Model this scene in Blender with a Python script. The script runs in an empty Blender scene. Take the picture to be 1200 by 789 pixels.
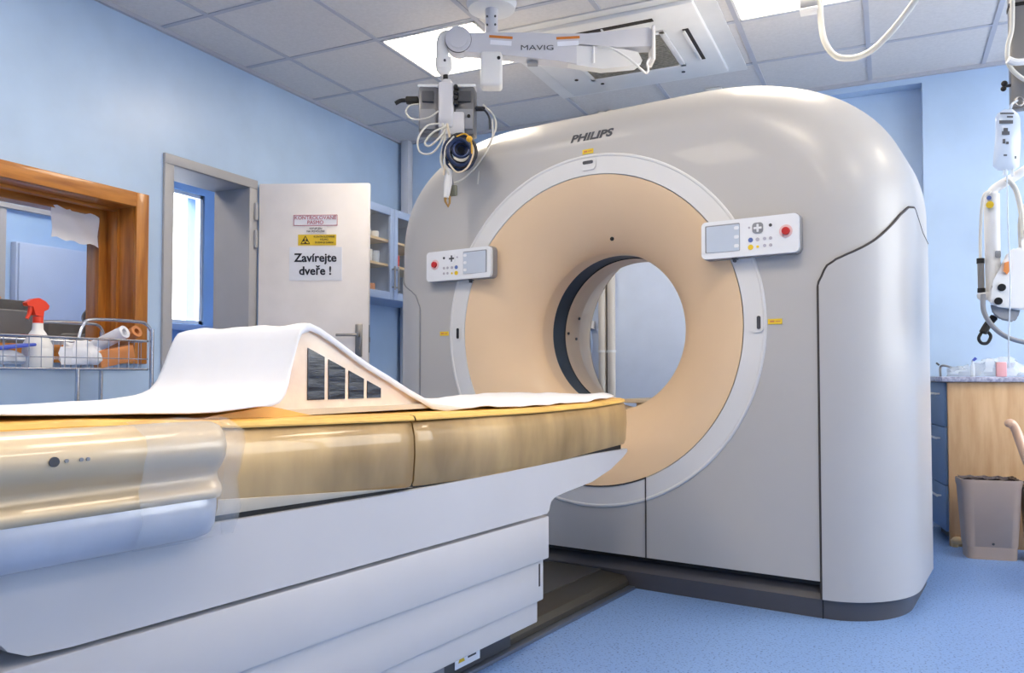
import bpy, bmesh, math, random
from mathutils import Vector, Matrix
from math import sin, cos, pi, radians as R
random.seed(7)
col = bpy.context.scene.collection
# ------------------------------------------------------------------ frames
CAM = Vector((0, 0, .87)); YAW = R(25.3); PIT = R(1.8); FPX = 933.0
RV = Vector((cos(YAW), sin(YAW), 0)); HV = Vector((-sin(YAW), cos(YAW), 0))
FV = HV*cos(PIT)+Vector((0, 0, 1))*sin(PIT); UV = RV.cross(FV)
def at(px, py, d):
    """point seen at photo pixel (px,py), d metres ahead of the camera over the floor"""
    v = FV+RV*((px-600)/FPX)-UV*((py-410.5)/FPX)
    return CAM+v*(d/v.dot(HV))
W = Matrix.Identity(4)
G = Matrix.Translation((-1.153, 3.210, 0)) @ Matrix.Rotation(R(-8.3), 4, 'Z')      # scanner frame: x across, y into the bore
PEND = Matrix.Translation((-1.681, 3.329, 0)) @ Matrix.Rotation(YAW, 4, 'Z')          # pendant arm frame
# ------------------------------------------------------------------ materials
def srgb(c):
    return tuple(((x/255)/12.92 if x/255 <= .04045 else ((x/255+.055)/1.055)**2.4) for x in c)+(1,)
MATS = {}
def mat(name, c, rough=.5, metal=0, var=0, scale=8, bump=0, stretch=None, coat=0, alpha=1, emis=None, es=0, c2=None, trans=0, detail=4):
    if name in MATS: return MATS[name]
    m = bpy.data.materials.new(name); m.use_nodes = True
    nt = m.node_tree; b = nt.nodes['Principled BSDF']
    b.inputs['Base Color'].default_value = srgb(c); b.inputs['Roughness'].default_value = rough
    b.inputs['Metallic'].default_value = metal; b.inputs['Coat Weight'].default_value = coat
    b.inputs['Alpha'].default_value = alpha; b.inputs['Transmission Weight'].default_value = trans
    if emis:
        b.inputs['Emission Color'].default_value = srgb(emis); b.inputs['Emission Strength'].default_value = es
    tc = nt.nodes.new('ShaderNodeTexCoord'); mp = nt.nodes.new('ShaderNodeMapping')
    nt.links.new(tc.outputs['Object'], mp.inputs['Vector'])
    if stretch: mp.inputs['Scale'].default_value = stretch
    nz = nt.nodes.new('ShaderNodeTexNoise'); nz.inputs['Scale'].default_value = scale; nz.inputs['Detail'].default_value = detail
    nt.links.new(mp.outputs['Vector'], nz.inputs['Vector'])
    rp = nt.nodes.new('ShaderNodeValToRGB')
    if c2 is None:
        v = max(var, .012)
        a = [min(255, x*(1+v)) for x in c]; d = [x*(1-v) for x in c]
    else: a, d = c2, c
    rp.color_ramp.elements[0].position = .3; rp.color_ramp.elements[1].position = .7
    rp.color_ramp.elements[0].color = srgb(d); rp.color_ramp.elements[1].color = srgb(a)
    nt.links.new(nz.outputs['Fac'], rp.inputs['Fac']); nt.links.new(rp.outputs['Color'], b.inputs['Base Color'])
    if bump:
        bp = nt.nodes.new('ShaderNodeBump'); bp.inputs['Strength'].default_value = bump; bp.inputs['Distance'].default_value = .01
        nt.links.new(nz.outputs['Fac'], bp.inputs['Height']); nt.links.new(bp.outputs['Normal'], b.inputs['Normal'])
    MATS[name] = m; return m
M_wall = mat('blue wall paint', (178, 202, 231), .34, var=.03, scale=3, bump=.04)
M_wall2 = mat('control room paint', (156, 190, 232), .5, var=.03, scale=2)
M_ceil = mat('ceiling tile', (214, 211, 210), .85, var=.02, scale=60, bump=.05)
M_grid = mat('ceiling grid bar', (184, 186, 196), .6)
M_shell = mat('gantry shell', (188, 185, 182), .4, coat=.12, scale=2)
M_side = mat('gantry side cover', (187, 185, 184), .4, coat=.12, scale=2)
M_ring = mat('gantry ring', (222, 221, 220), .45, scale=3)
M_tan = mat('bore tan', (233, 203, 166), .5, scale=3, coat=.1)
M_liner = mat('bore liner', (212, 186, 152), .45)
M_band = mat('bore window', (9, 13, 24), .45)
M_seam = mat('seam', (62, 58, 58), .7)
M_black = mat('black', (16, 15, 17), .6)
M_base = mat('gantry base', (78, 78, 84), .38, metal=.1, scale=10)
M_panelw = mat('panel white', (232, 234, 238), .35)
M_panelb = mat('panel backing', (150, 148, 150), .45)
M_screen = mat('screen', (196, 206, 220), .2, coat=.5)
M_grey = mat('mid grey', (140, 142, 148), .5)
M_dgrey = mat('dark grey', (70, 72, 78), .5)
M_red = mat('button red', (190, 40, 38), .35)
M_pink = mat('button halo', (232, 196, 196), .45)
M_blue = mat('button blue', (92, 112, 170), .35)
M_yel = mat('label yellow', (234, 198, 44), .5)
M_lgrey = mat('legend grey', (180, 178, 190), .5)
M_couch = mat('couch white', (200, 198, 200), .4, scale=3, coat=.1)
M_gold = mat('gold film', (152, 122, 76), .38, metal=.3, c2=(212, 176, 120), scale=5, stretch=(1, 1.1, .45), bump=.3, coat=.5)
M_gold2 = mat('gold film soft', (202, 180, 146), .42, metal=.22, c2=(232, 212, 180), scale=4, stretch=(1, .3, 1), bump=.15, coat=.5)
M_amber = mat('amber edge', (240, 190, 98), .45, var=.06, scale=9, bump=.15)
M_cream = mat('cream edge', (216, 200, 176), .4, var=.03)
M_tray = mat('wrapped tray', (176, 182, 196), .28, metal=.15, var=.06, scale=6, bump=.3, coat=.7)
M_sheet = mat('paper sheet', (244, 244, 248), .7, scale=6, bump=.06)
M_foam = mat('wedge foam', (250, 226, 202), .5, var=.04, scale=14, bump=.2, coat=.3)
M_slot = mat('wedge slot film', (8, 13, 30), .35, c2=(74, 92, 126), scale=9, stretch=(1, 1.2, 5.5), bump=.5, coat=.3)
MATS['wedge slot film'].node_tree.nodes['Color Ramp'].color_ramp.elements[0].position = .62
MATS['wedge slot film'].node_tree.nodes['Color Ramp'].color_ramp.elements[1].position = .9
M_rail = mat('floor rail top', (92, 90, 86), .4, metal=.2)
M_rail2 = mat('floor rail bronze', (70, 66, 58), .45, metal=.2)
M_railedge = mat('rail edge', (104, 112, 128), .35, metal=.5)
M_wood = mat('oak frame', (150, 88, 30), .38, c2=(200, 132, 56), scale=6, stretch=(6, 6, .6), coat=.3, detail=8)
M_woodh = mat('oak frame horizontal', (150, 88, 30), .38, c2=(200, 132, 56), scale=6, stretch=(6, .6, 6), coat=.3, detail=8)
M_frame = mat('door frame grey', (168, 168, 172), .45)
M_leaf = mat('door leaf', (238, 233, 232), .45)
M_chrome = mat('chrome', (190, 194, 204), .22, metal=1)
M_steel = mat('brushed steel', (150, 146, 142), .35, metal=.9)
M_paper = mat('paper', (236, 238, 246), .8)
M_ink = mat('ink', (30, 34, 48), .7)
M_inkred = mat('red ink', (190, 90, 110), .7)
M_light = mat('light diffuser', (255, 255, 255), .5, emis=(255, 240, 216), es=10.0)
M_white = mat('white plastic', (226, 226, 226), .4)
M_armw = mat('arm enamel', (206, 206, 212), .35, coat=.2)
M_orange = mat('orange', (216, 128, 50), .5)
M_cablew = mat('cable white', (214, 212, 204), .45)
M_cabled = mat('cable dark', (30, 32, 42), .45)
M_cableb = mat('cable blue', (24, 44, 84), .4)
M_steelbox = mat('unit grey metal', (122, 122, 126), .35, metal=.5, var=.05, scale=10)
M_beech = mat('beech panel', (184, 146, 104), .5, c2=(208, 174, 134), scale=5, stretch=(5, 5, .7), detail=7)
M_drawer = mat('blue drawer', (104, 130, 166), .4)
M_cabblue = mat('pale blue cabinet', (166, 186, 222), .4)
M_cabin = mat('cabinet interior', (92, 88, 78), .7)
M_shelf = mat('shelf wood', (214, 186, 142), .5)
M_bin = mat('bin grey brown', (176, 156, 142), .5)
M_bag = mat('bin liner', (40, 34, 36), .3, c2=(80, 68, 70), scale=30, bump=1)
M_chair = mat('bent wood', (204, 168, 142), .3, coat=.5)
M_clear = mat('clear plastic', (225, 235, 245), .15, alpha=.45, coat=.5, bump=.5, scale=14)
M_clearish = mat('bag plastic', (205, 216, 232), .2, alpha=.68, coat=.5, bump=.3, scale=10)
M_speck = mat('speckled worktop', (120, 124, 156), .4, c2=(196, 198, 216), scale=70)
M_monitor = mat('monitor black', (10, 9, 11), .6)
M_reds = mat('sprayer red', (226, 62, 34), .35)
M_kraft = mat('kraft', (206, 136, 84), .7, var=.06)
M_pkblue = mat('packet blue', (70, 92, 196), .5)
M_duct = mat('duct white', (206, 208, 216), .45)
M_darkslot = mat('slot dark', (44, 38, 34), .7)
M_grille = mat('grille', (128, 126, 120), .6, c2=(160, 158, 150), scale=50)
# floor
M_floor = bpy.data.materials.new('speckled blue vinyl'); M_floor.use_nodes = True
nt = M_floor.node_tree; b = nt.nodes['Principled BSDF']; b.inputs['Roughness'].default_value = .42
tc = nt.nodes.new('ShaderNodeTexCoord')
n1 = nt.nodes.new('ShaderNodeTexNoise'); n1.inputs['Scale'].default_value = 130; n1.inputs['Detail'].default_value = 1
n2 = nt.nodes.new('ShaderNodeTexNoise'); n2.inputs['Scale'].default_value = 3
r1 = nt.nodes.new('ShaderNodeValToRGB'); r1.color_ramp.elements[0].position = .30; r1.color_ramp.elements[1].position = .42
r1.color_ramp.elements[0].color = srgb((68, 92, 142)); r1.color_ramp.elements[1].color = srgb((120, 153, 204))
mx = nt.nodes.new('ShaderNodeMixRGB'); mx.blend_type = 'MULTIPLY'; mx.inputs[0].default_value = .25
nt.links.new(tc.outputs['Object'], n1.inputs['Vector']); nt.links.new(tc.outputs['Object'], n2.inputs['Vector'])
nt.links.new(n1.outputs['Fac'], r1.inputs['Fac']); nt.links.new(r1.outputs['Color'], mx.inputs[1]); nt.links.new(n2.outputs['Color'], mx.inputs[2])
nt.links.new(r1.outputs['Color'], b.inputs['Base Color'])
# ------------------------------------------------------------------ mesh helpers
class MB:
    def __init__(s): s.b = bmesh.new()
    def box(s, lo, hi, bev=0, seg=2, rot=None, piv=None):
        t = bmesh.new(); bmesh.ops.create_cube(t, size=1)
        c = [(a+b_)/2 for a, b_ in zip(lo, hi)]; d = [abs(b_-a) for a, b_ in zip(lo, hi)]
        bmesh.ops.scale(t, vec=d, verts=t.verts)
        if bev: bmesh.ops.bevel(t, geom=t.edges[:], offset=min(bev, min(d)*.49), segments=seg, affect='EDGES', profile=.5)
        bmesh.ops.translate(t, vec=c, verts=t.verts)
        if rot is not None:
            p = Vector(piv if piv else c); t.transform(Matrix.Translation(p) @ rot.to_4x4() @ Matrix.Translation(-p))
        s.add(t); return s
    def add(s, t):
        me = bpy.data.meshes.new('tmp'); t.to_mesh(me); t.free(); s.b.from_mesh(me); bpy.data.meshes.remove(me); return s
    def cyl(s, p0, p1, r0, r1=None, seg=24, caps=True):
        p0 = Vector(p0); p1 = Vector(p1); r1 = r0 if r1 is None else r1
        return s.tube([p0, p1], [r0, r1], seg, caps)
    def tube(s, pts, r, seg=10, caps=True, closed=False):
        pts = [Vector(p) for p in pts]; n = len(pts)
        rs = r if isinstance(r, (list, tuple)) else [r]*n
        tang = []
        for i in range(n):
            a = pts[i-1] if (i > 0 or closed) else pts[i]; c = pts[(i+1) % n] if (i < n-1 or closed) else pts[i]
            tang.append((c-a).normalized() if (c-a).length > 1e-9 else Vector((0, 0, 1)))
        up = Vector((0, 0, 1)) if abs(tang[0].z) < .9 else Vector((1, 0, 0))
        nrm = (up-tang[0]*up.dot(tang[0])).normalized(); rings = []
        for i in range(n):
            nrm = (nrm-tang[i]*nrm.dot(tang[i]))
            nrm = nrm.normalized() if nrm.length > 1e-6 else tang[i].orthogonal().normalized()
            bn = tang[i].cross(nrm)
            rings.append([s.b.verts.new(pts[i]+(nrm*cos(2*pi*k/seg)+bn*sin(2*pi*k/seg))*rs[i]) for k in range(seg)])
        m = n if closed else n-1
        for i in range(m):
            a = rings[i]; c = rings[(i+1) % n]
            for k in range(seg): s.b.faces.new((a[k], a[(k+1) % seg], c[(k+1) % seg], c[k]))
        if caps and not closed: s.b.faces.new(rings[0][::-1]); s.b.faces.new(rings[-1])
        return s
    def lathe(s, prof, c, axis='y', seg=96, closed=False):
        """prof: (radius, along); revolved about axis through c"""
        rings = []
        for r_, a in prof:
            ring = []
            for k in range(seg):
                t = 2*pi*k/seg
                p = {'y': (r_*cos(t), a, r_*sin(t)), 'z': (r_*cos(t), r_*sin(t), a), 'x': (a, r_*cos(t), r_*sin(t))}[axis]
                ring.append(s.b.verts.new(Vector(c)+Vector(p)))
            rings.append(ring)
        m = len(rings) if closed else len(rings)-1
        for i in range(m):
            a = rings[i]; c_ = rings[(i+1) % len(rings)]
            for k in range(seg): s.b.faces.new((a[k], a[(k+1) % seg], c_[(k+1) % seg], c_[k]))
        return s
    def prism(s, poly, f0, f1):
        """poly of 2-D points, f0/f1 map a point to 3-D on each end"""
        a = [s.b.verts.new(f0(*p)) for p in poly]; c = [s.b.verts.new(f1(*p)) for p in poly]; n = len(poly)
        s.b.faces.new(a); s.b.faces.new(c[::-1])
        for i in range(n): s.b.faces.new((a[i], c[i], c[(i+1) % n], a[(i+1) % n]))
        return s
    def grid(s, rows):
        v = [[s.b.verts.new(p) for p in r_] for r_ in rows]
        for i in range(len(v)-1):
            for j in range(len(v[0])-1): s.b.faces.new((v[i][j], v[i][j+1], v[i+1][j+1], v[i+1][j]))
        return s
    def ball(s, c, r, sc=(1, 1, 1), seg=16):
        t = bmesh.new(); bmesh.ops.create_uvsphere(t, u_segments=seg, v_segments=seg//2, radius=r)
        bmesh.ops.scale(t, vec=sc, verts=t.verts); bmesh.ops.translate(t, vec=c, verts=t.verts); return s.add(t)
def rrect(w, h, r, n=6):
    p = []
    for cx, cy, a0 in ((w/2-r, h/2-r, 0), (-w/2+r, h/2-r, 90), (-w/2+r, -h/2+r, 180), (w/2-r, -h/2+r, 270)):
        for i in range(n+1):
            a = R(a0+90*i/n); p.append((cx+r*cos(a), cy+r*sin(a)))
    return p
def smooth(pts, n=8, closed=False):
    P = [Vector(p) for p in pts]; out = []; N = len(P)
    for i in range(N if closed else N-1):
        if closed: a, b_, c, d = P[i-1], P[i], P[(i+1) % N], P[(i+2) % N]
        else: a, b_, c, d = P[max(i-1, 0)], P[i], P[i+1], P[min(i+2, N-1)]
        for k in range(n):
            t = k/n; out.append(.5*((2*b_)+(c-a)*t+(2*a-5*b_+4*c-d)*t*t+(3*b_-a-3*c+d)*t**3))
    if not closed: out.append(P[-1])
    return out
def finish(bm, sharp=35):
    bmesh.ops.remove_doubles(bm, verts=bm.verts, dist=1e-6)
    bmesh.ops.recalc_face_normals(bm, faces=bm.faces)
    for f in bm.faces: f.smooth = True
    for e in bm.edges:
        if len(e.link_faces) == 2 and e.calc_face_angle(0) > R(sharp): e.smooth = False
def link(name, bm, m, M, sharp=35):
    bm.transform(M); finish(bm, sharp)
    me = bpy.data.meshes.new(name); bm.to_mesh(me); bm.free(); me.materials.append(m)
    o = bpy.data.objects.new(name, me); col.objects.link(o); return o
def props(o, label, cat, group=None):
    o['label'] = label; o['category'] = cat
    if group: o['group'] = group
def thing(name, label, cat, M=W, loc=(0, 0, 0), group=None):
    o = bpy.data.objects.new(name, None); col.objects.link(o); o.empty_display_size = .1
    o.matrix_world = M @ Matrix.Translation(loc); o['label'] = label; o['category'] = cat
    if group: o['group'] = group
    ROOT[o.name] = o.matrix_world.copy(); return o
ROOT = {}
def rootm(p): return ROOT.get(p.name) if p.name in ROOT else rootm(p.parent)
def part(name, mb, m, parent, S=W, label=None, sharp=35):
    o = link(name, mb.b, m, rootm(parent).inverted() @ S, sharp); o.parent = parent
    if label: o['label'] = label
    return o
def solo(name, mb, m, label, cat, S=W, group=None, sharp=35):
    b_ = mb.b; b_.transform(S)
    vs = [v.co for v in b_.verts]; c = Vector((sum(v.x for v in vs)/len(vs), sum(v.y for v in vs)/len(vs), min(v.z for v in vs)))
    o = link(name, b_, m, Matrix.Translation(-c), sharp); o.location = c; props(o, label, cat, group)
    ROOT[o.name] = Matrix.Translation(c); return o
def struct(name, mb, m, parent=None, sharp=35):
    o = link(name, mb.b, m, W if parent is None else rootm(parent).inverted(), sharp)
    if parent: o.parent = parent
    else: o['kind'] = 'structure'; ROOT[o.name] = Matrix.Identity(4)
    return o
def text(name, s, size, m, parent, M, S=W, shear=0, bold=0, fn=None, ext=.0006, align='CENTER'):
    c = bpy.data.curves.new('tmp', 'FONT'); c.body = s; c.size = size; c.shear = shear; c.offset = bold; c.extrude = ext
    c.align_x = align; c.align_y = 'CENTER'; c.resolution_u = 3
    o = bpy.data.objects.new('tmp', c); col.objects.link(o); bpy.context.view_layer.update()
    me = bpy.data.meshes.new_from_object(o.evaluated_get(bpy.context.evaluated_depsgraph_get()))
    bpy.data.objects.remove(o); mb = MB(); mb.b.from_mesh(me); mb.b.transform(M)
    if fn:
        for v in mb.b.verts: v.co = fn(v.co)
    return part(name, mb, m, parent, S)
def solid(o, t, off=0):
    md = o.modifiers.new('thickness', 'SOLIDIFY'); md.thickness = t; md.offset = off; return o
# text facing -y (front), upright
TF = Matrix.Rotation(R(90), 4, 'X')

# ================================================================== ROOM
XL, XR, YB, YF, H = -3.33, 2.3, 5.2, -1.7, 2.64
struct('floor', MB().box((-6, YF-.2, -.1), (XR+.2, 5.8, 0)), M_floor)
struct('ceiling', MB().box((XL-.25, YF-.2, H), (XR+.2, 5.6, H+.1)), M_ceil)
WT = .25
DY0, DY1, DZ = 2.925, 3.49, 1.965          # doorway
WY0, WY1, WZ0, WZ1 = 1.0, 2.725, .985, 1.705     # opening of the viewing window
wl = MB()
for lo, hi in (((YF, 0), (WY0, H)), ((WY0, 0), (WY1, WZ0)), ((WY0, WZ1), (WY1, H)), ((WY1, 0), (DY0, H)), ((DY0, DZ), (DY1, H)), ((DY1, 0), (5.5, H))):
    wl.box((XL-WT, lo[0], lo[1]), (XL, hi[0], hi[1]))
struct('wall_left', wl, M_wall)
wb = MB().box((XL, 5.09, 0), (-1.17, 5.6, H)).box((-1.17, 5.30, 0), (.2, 5.6, H)).box((.2, YB, 0), (XR, 5.6, H)).box((-1.17, YB-.0, 2.585), (.2, 5.36, H))
struct('wall_back', wb, M_wall)
RW = (2.7, 4.95, .92, 2.35)
struct('wall_right', MB().box((XR, YF, 0), (XR+.2, RW[0], H)).box((XR, RW[1], 0), (XR+.2, 5.6, H)).box((XR, RW[0], 0), (XR+.2, RW[1], RW[2])).box((XR, RW[0], RW[3]), (XR+.2, RW[1], H)), M_wall)
struct('wall_front', MB().box((XL, YF-.2, 0), (XR, YF, H)), M_wall)
struct('trim_4', MB().box((-2.6, 5.082, 0), (-1.168, 5.092, 2.02), .002), mat('brightened wall panel', (208, 220, 242), .4))  # added panel, its colour paler to stand in for light behind the scanner
# ceiling grid
gx = [-.075+.585*k for k in range(-5, 5)]; gy = [4.03+.59*k for k in range(-9, 3)]
tg = MB()
for x in gx: tg.box((x-.012, YF, H-.005), (x+.012, 5.2, H+.001))
for y in gy: tg.box((XL, y-.012, H-.0045), (XR, y+.012, H+.001))
tg.box((XL, YF, H-.02), (XL+.02, 5.09, H)).box((XL, 5.07, H-.02), (-1.17, 5.09, H)).box((-1.17, 5.18, H-.02), (XR, 5.2, H))
struct('trim_1', tg, M_grid)
# ceiling lights (lit recessed panels)
def clight(ix, iy, label, w=1):
    x0 = -.075+.585*ix+.012; x1 = x0+.585*w-.024; y0 = 4.03+.59*iy+.012; y1 = y0+.59-.024
    t = thing('ceiling_light', label, 'light', loc=((x0+x1)/2, (y0+y1)/2, H), group='recessed ceiling light panels')
    part('diffuser', MB().box((x0+.012, y0+.012, H-.007), (x1-.012, y1-.012, H-.003)), M_light, t)
    f = MB()
    for a, c in (((x0, y0), (x1, y0+.014)), ((x0, y1-.014), (x1, y1)), ((x0, y0), (x0+.014, y1)), ((x1-.014, y0), (x1, y1))):
        f.box((a[0], a[1], H-.01), (c[0], c[1], H))
    part('frame', f, M_white, t)
clight(-4, -1, 'bright square ceiling light behind the white pendant arm')
clight(-1, -1, 'bright square ceiling light at the top edge, right of the air conditioner')
for ix, iy in ((-4, -4), (-1, -4), (-4, -7), (-1, -7), (2, -1), (2, -4), (2, -7)):
    clight(ix, iy, 'bright square ceiling light in the part of the room nearer the camera')
# air conditioner cassette
ac = thing('air_conditioner', 'white ceiling cassette air conditioner with dark slots and grey grille', 'air conditioner', loc=(-1.28, 4.13, H))
cx, cy, hw = -1.28, 4.15, .475
fr = MB()
fr.box((cx-hw, cy-hw, H-.03), (cx+hw, cy+hw, H), .012)
part('front_panel', fr, M_white, ac)
part('mounting_plate', MB().box((cx-.57, cy-.53, H-.008), (cx+.57, cy+.53, H-.001)), M_white, ac)
for (ax, ay, bx_, by) in ((-.26, -.395, .26, -.365), (.365, -.21, .395, .21)):
    part('air_slot', MB().box((cx+ax, cy+ay, H-.0335), (cx+bx_, cy+by, H-.029)), M_darkslot, ac)
    mxx, myy = (ax+bx_)/2, (ay+by)/2
    if abs(ax) > .3: part('slot_flap', MB().box((cx+ax-.004+(.0 if ax > 0 else 0), cy+ay+.01, H-.042), (cx+bx_-.018, cy+by-.01, H-.033), .002), M_white, ac)
    else: part('slot_flap', MB().box((cx-.004, cy+ay, H-.04), (cx+.004, cy+by, H-.033)), M_white, ac)
gr = MB().box((cx-.25, cy-.22, H-.036), (cx+.25, cy+.22, H-.029))
for k in range(24):
    y = cy-.215+.43*k/23; gr.box((cx-.245, y-.003, H-.041), (cx+.245, y+.003, H-.035))
part('intake_grille', gr, M_grille, ac)
gf = MB()
for a, c in (((-.28, -.25), (.28, -.22)), ((-.28, .22), (.28, .25)), ((-.28, -.25), (-.25, .25)), ((.25, -.25), (.28, .25))):
    gf.box((cx+a[0], cy+a[1], H-.04), (cx+c[0], cy+c[1], H-.029), .003)
part('grille_frame', gf, M_white, ac)
for dx, dy in ((-.24, .33), (.24, .35), (-.36, .21)): part('latch_hole', MB().cyl((cx+dx, cy+dy, H-.033), (cx+dx, cy+dy, H-.029), .011, seg=12), M_darkslot, ac)
solo('ceiling_sensor', MB().box((-1.0, 4.9, H-.015), (-.9, 5.0, H-.0045), .004), M_white, 'small flat white square cover on the ceiling between air conditioner and scanner top', 'ceiling cover')

# ---------------------------------------------------------------- door
dr = bpy.data.objects.new('door_1', None); col.objects.link(dr); dr['kind'] = 'structure'; dr.location = (XL, 3.2, 0); dr['label'] = 'open white door in a grey metal frame'
bpy.context.view_layer.update(); ROOT['door_1'] = Matrix.Translation((XL, 3.2, 0))
f = MB()
f.box((XL-WT-.01, DY0-.005, 0), (XL+.010, DY0+.012, DZ-.0125)); f.box((XL-WT-.01, DY1-.012, 0), (XL+.010, DY1+.005, DZ-.0125)); f.box((XL-WT-.01, DY0, DZ-.012), (XL+.011, DY1, DZ+.004))
f.box((XL-.001, DY0-.045, 0), (XL+.016, DY0+.014, DZ-.0125), .003); f.box((XL-.001, DY1-.014, 0), (XL+.016, DY1+.05, DZ-.0125), .003); f.box((XL-.001, DY0-.045, DZ-.012), (XL+.016, DY1+.05, DZ+.04), .003)
struct('door_frame', f, M_frame, dr)
LF = Matrix.Translation((XL+.03, 3.535, 0)) @ Matrix.Rotation(math.atan2(.26, .603), 4, 'Z')     # leaf: x away from hinge, -y faces the camera
LW = .645
leaf = MB().box((0, 0, .01), (LW, .04, 1.985), .003)
leaf = part('door_leaf', leaf, M_leaf, dr, LF)
h = MB().box((.571, -.012, .975), (.611, 0, 1.165), .004).cyl((.59, -.05, 1.10), (.59, 0, 1.10), .011, seg=16)
h.tube(smooth([(.59, -.048, 1.10), (.56, -.052, 1.10), (.47, -.05, 1.10)], 4), .008, 12)
h.cyl((.59, -.018, 1.02), (.59, -.01, 1.02), .009, seg=12)
hh = part('door_handle', h, M_steel, dr, LF); hh.parent = leaf
lk = part('lock_plate', MB().box((LW, .008, 1.0), (LW+.002, .03, 1.16)).box((LW+.001, .012, 1.06), (LW+.006, .026, 1.09)), M_steel, dr, LF); lk.parent = leaf
for z in (1.82, 1.66, .3):
    hg = part('hinge', MB().cyl((-.012, -.012, z-.05), (-.012, -.012, z+.05), .011, seg=12), M_frame, dr, LF)
# papers on the door
def sheetp(name, x0, x1, z0, z1, m, label, cat='sign'):
    o = solo(name, MB().box((x0, -.003, z0), (x1, -.0005, z1)), m, label, cat, LF); return o
def dtext(par, s, size, x, z, m, bold=0):
    text('lettering', s, size, m, par, Matrix.Translation((x, -.0045, z)) @ TF, LF, bold=bold)
s1 = sheetp('paper_sign', .205, .462, 1.737, 1.80, M_paper, 'narrow white notice with red print, topmost on the open door')
bd = MB()
for a in ((.205, 1.797, .462, 1.80), (.205, 1.737, .462, 1.74), (.205, 1.737, .208, 1.80), (.459, 1.737, .462, 1.80)): bd.box((a[0], -.0045, a[1]), (a[2], -.003, a[3]))
part('border', bd, M_inkred, s1, LF)
dtext(s1, 'KONTROLOVANÉ', .03, .333, 1.782, M_inkred); dtext(s1, 'PÁSMO', .03, .333, 1.755, M_inkred)
s2 = sheetp('paper_sign', .27, .40, 1.69, 1.732, M_leaf, 'small two-line notice between the red notice and the yellow sticker on the door')
dtext(s2, 'VSTUP JEN', .016, .335, 1.72, M_ink); dtext(s2, 'NA POVOLENÍ', .016, .335, 1.703, M_ink)
s3 = sheetp('warning_sticker', .232, .455, 1.622, 1.685, M_yel, 'yellow radiation warning sticker with a black triangle on the open door', 'sticker')
tr = MB()
for k in range(3):
    a0 = pi/2+k*2*pi/3; a1 = a0+2*pi/3; o_, i_ = .032, .026
    cx_, cz_ = .275, 1.647
    p = [(cx_+o_*cos(a0), cz_+o_*sin(a0)), (cx_+o_*cos(a1), cz_+o_*sin(a1)), (cx_+i_*cos(a1), cz_+i_*sin(a1)), (cx_+i_*cos(a0), cz_+i_*sin(a0))]
    tr.prism(p, lambda x, z: (x, -.0045, z), lambda x, z: (x, -.003, z))
for k in range(3):
    a = R(90+120*k+60); tr.prism([(cx_+.004*cos(a-.5), cz_+.004*sin(a-.5)), (cx_+.014*cos(a-.5), cz_+.014*sin(a-.5)), (cx_+.014*cos(a+.5), cz_+.014*sin(a+.5)), (cx_+.004*cos(a+.5), cz_+.004*sin(a+.5))], lambda x, z: (x, -.0045, z), lambda x, z: (x, -.003, z))
part('triangle_symbol', tr, M_ink, s3, LF)
dtext(s3, 'KONTROLOVANÉ', .015, .385, 1.672, M_ink); dtext(s3, 'PÁSMO', .015, .385, 1.655, M_ink); dtext(s3, 'SE ZDROJI ZÁŘENÍ', .013, .385, 1.638, M_ink)
s4 = sheetp('paper_sign', .182, .49, 1.418, 1.612, M_paper, 'white paper reading Zavírejte dveře in bold black letters')
dtext(s4, 'Zavírejte', .068, .335, 1.548, M_ink, .0017); dtext(s4, 'dveře !', .068, .335, 1.472, M_ink, .0017)

# ---------------------------------------------------------------- viewing window
wn = bpy.data.objects.new('window_1', None); col.objects.link(wn); wn['kind'] = 'structure'; wn.location = (XL, 2, WZ0); wn['label'] = 'viewing window in a wide oak frame'
ROOT['window_1'] = Matrix.Translation((XL, 2, WZ0))
f = MB().box((XL-.001, WY1-.012, WZ0-.06), (XL+.02, WY1+.06, WZ1+.06), .004)
part('window_frame', f, M_wood, wn)
f = MB().box((XL-.001, WY0, WZ1-.012), (XL+.02, WY1-.012, WZ1+.06), .004).box((XL-.001, WY0, WZ0-.06), (XL+.03, WY1-.012, WZ0+.012), .004)
part('window_frame', f, M_woodh, wn)
for bx_ in (((XL-WT-.03, WY1-.012, WZ0), (XL-.002, WY1-.001, WZ1)), ((XL-.14, WY1-.026, WZ0+.021), (XL-.10, WY1-.0125, WZ1-.014)), ((XL-WT-.03, WY1-.055, WZ0+.021), (XL-.19, WY1-.0125, WZ1-.014))):
    part('window_reveal', MB().box(*bx_), M_wood, wn)
for bx_ in (((XL-WT-.03, WY0, WZ1-.012), (XL-.002, WY1-.0125, WZ1-.001)), ((XL-.14, WY0, WZ1-.026), (XL-.10, WY1-.027, WZ1-.0125)), ((XL-WT-.03, WY0, WZ1-.05), (XL-.19, WY1-.056, WZ1-.0125)), ((XL-WT-.03, WY0, WZ0), (XL-.002, WY1-.0125, WZ0+.02))):
    part('window_reveal', MB().box(*bx_), M_woodh, wn)
gl = mat('window glass', (235, 242, 250), .03, alpha=.05)
part('window_pane', MB().box((XL-.222, WY0, WZ0), (XL-.216, WY1-.04, WZ1)), gl, wn)
solo('hanging_paper', MB().grid([[Vector((XL-.19+.006*sin(j*.9+i), 2.42+(.245 if True else 0)*j/10, 1.515+.15*i/6-.012*j/10+(.006*sin(j*1.7) if i in (0, 6) else 0))) for j in range(11)] for i in range(7)]), M_paper,
     'crumpled white paper taped inside the top right corner of the viewing window', 'paper')

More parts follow.
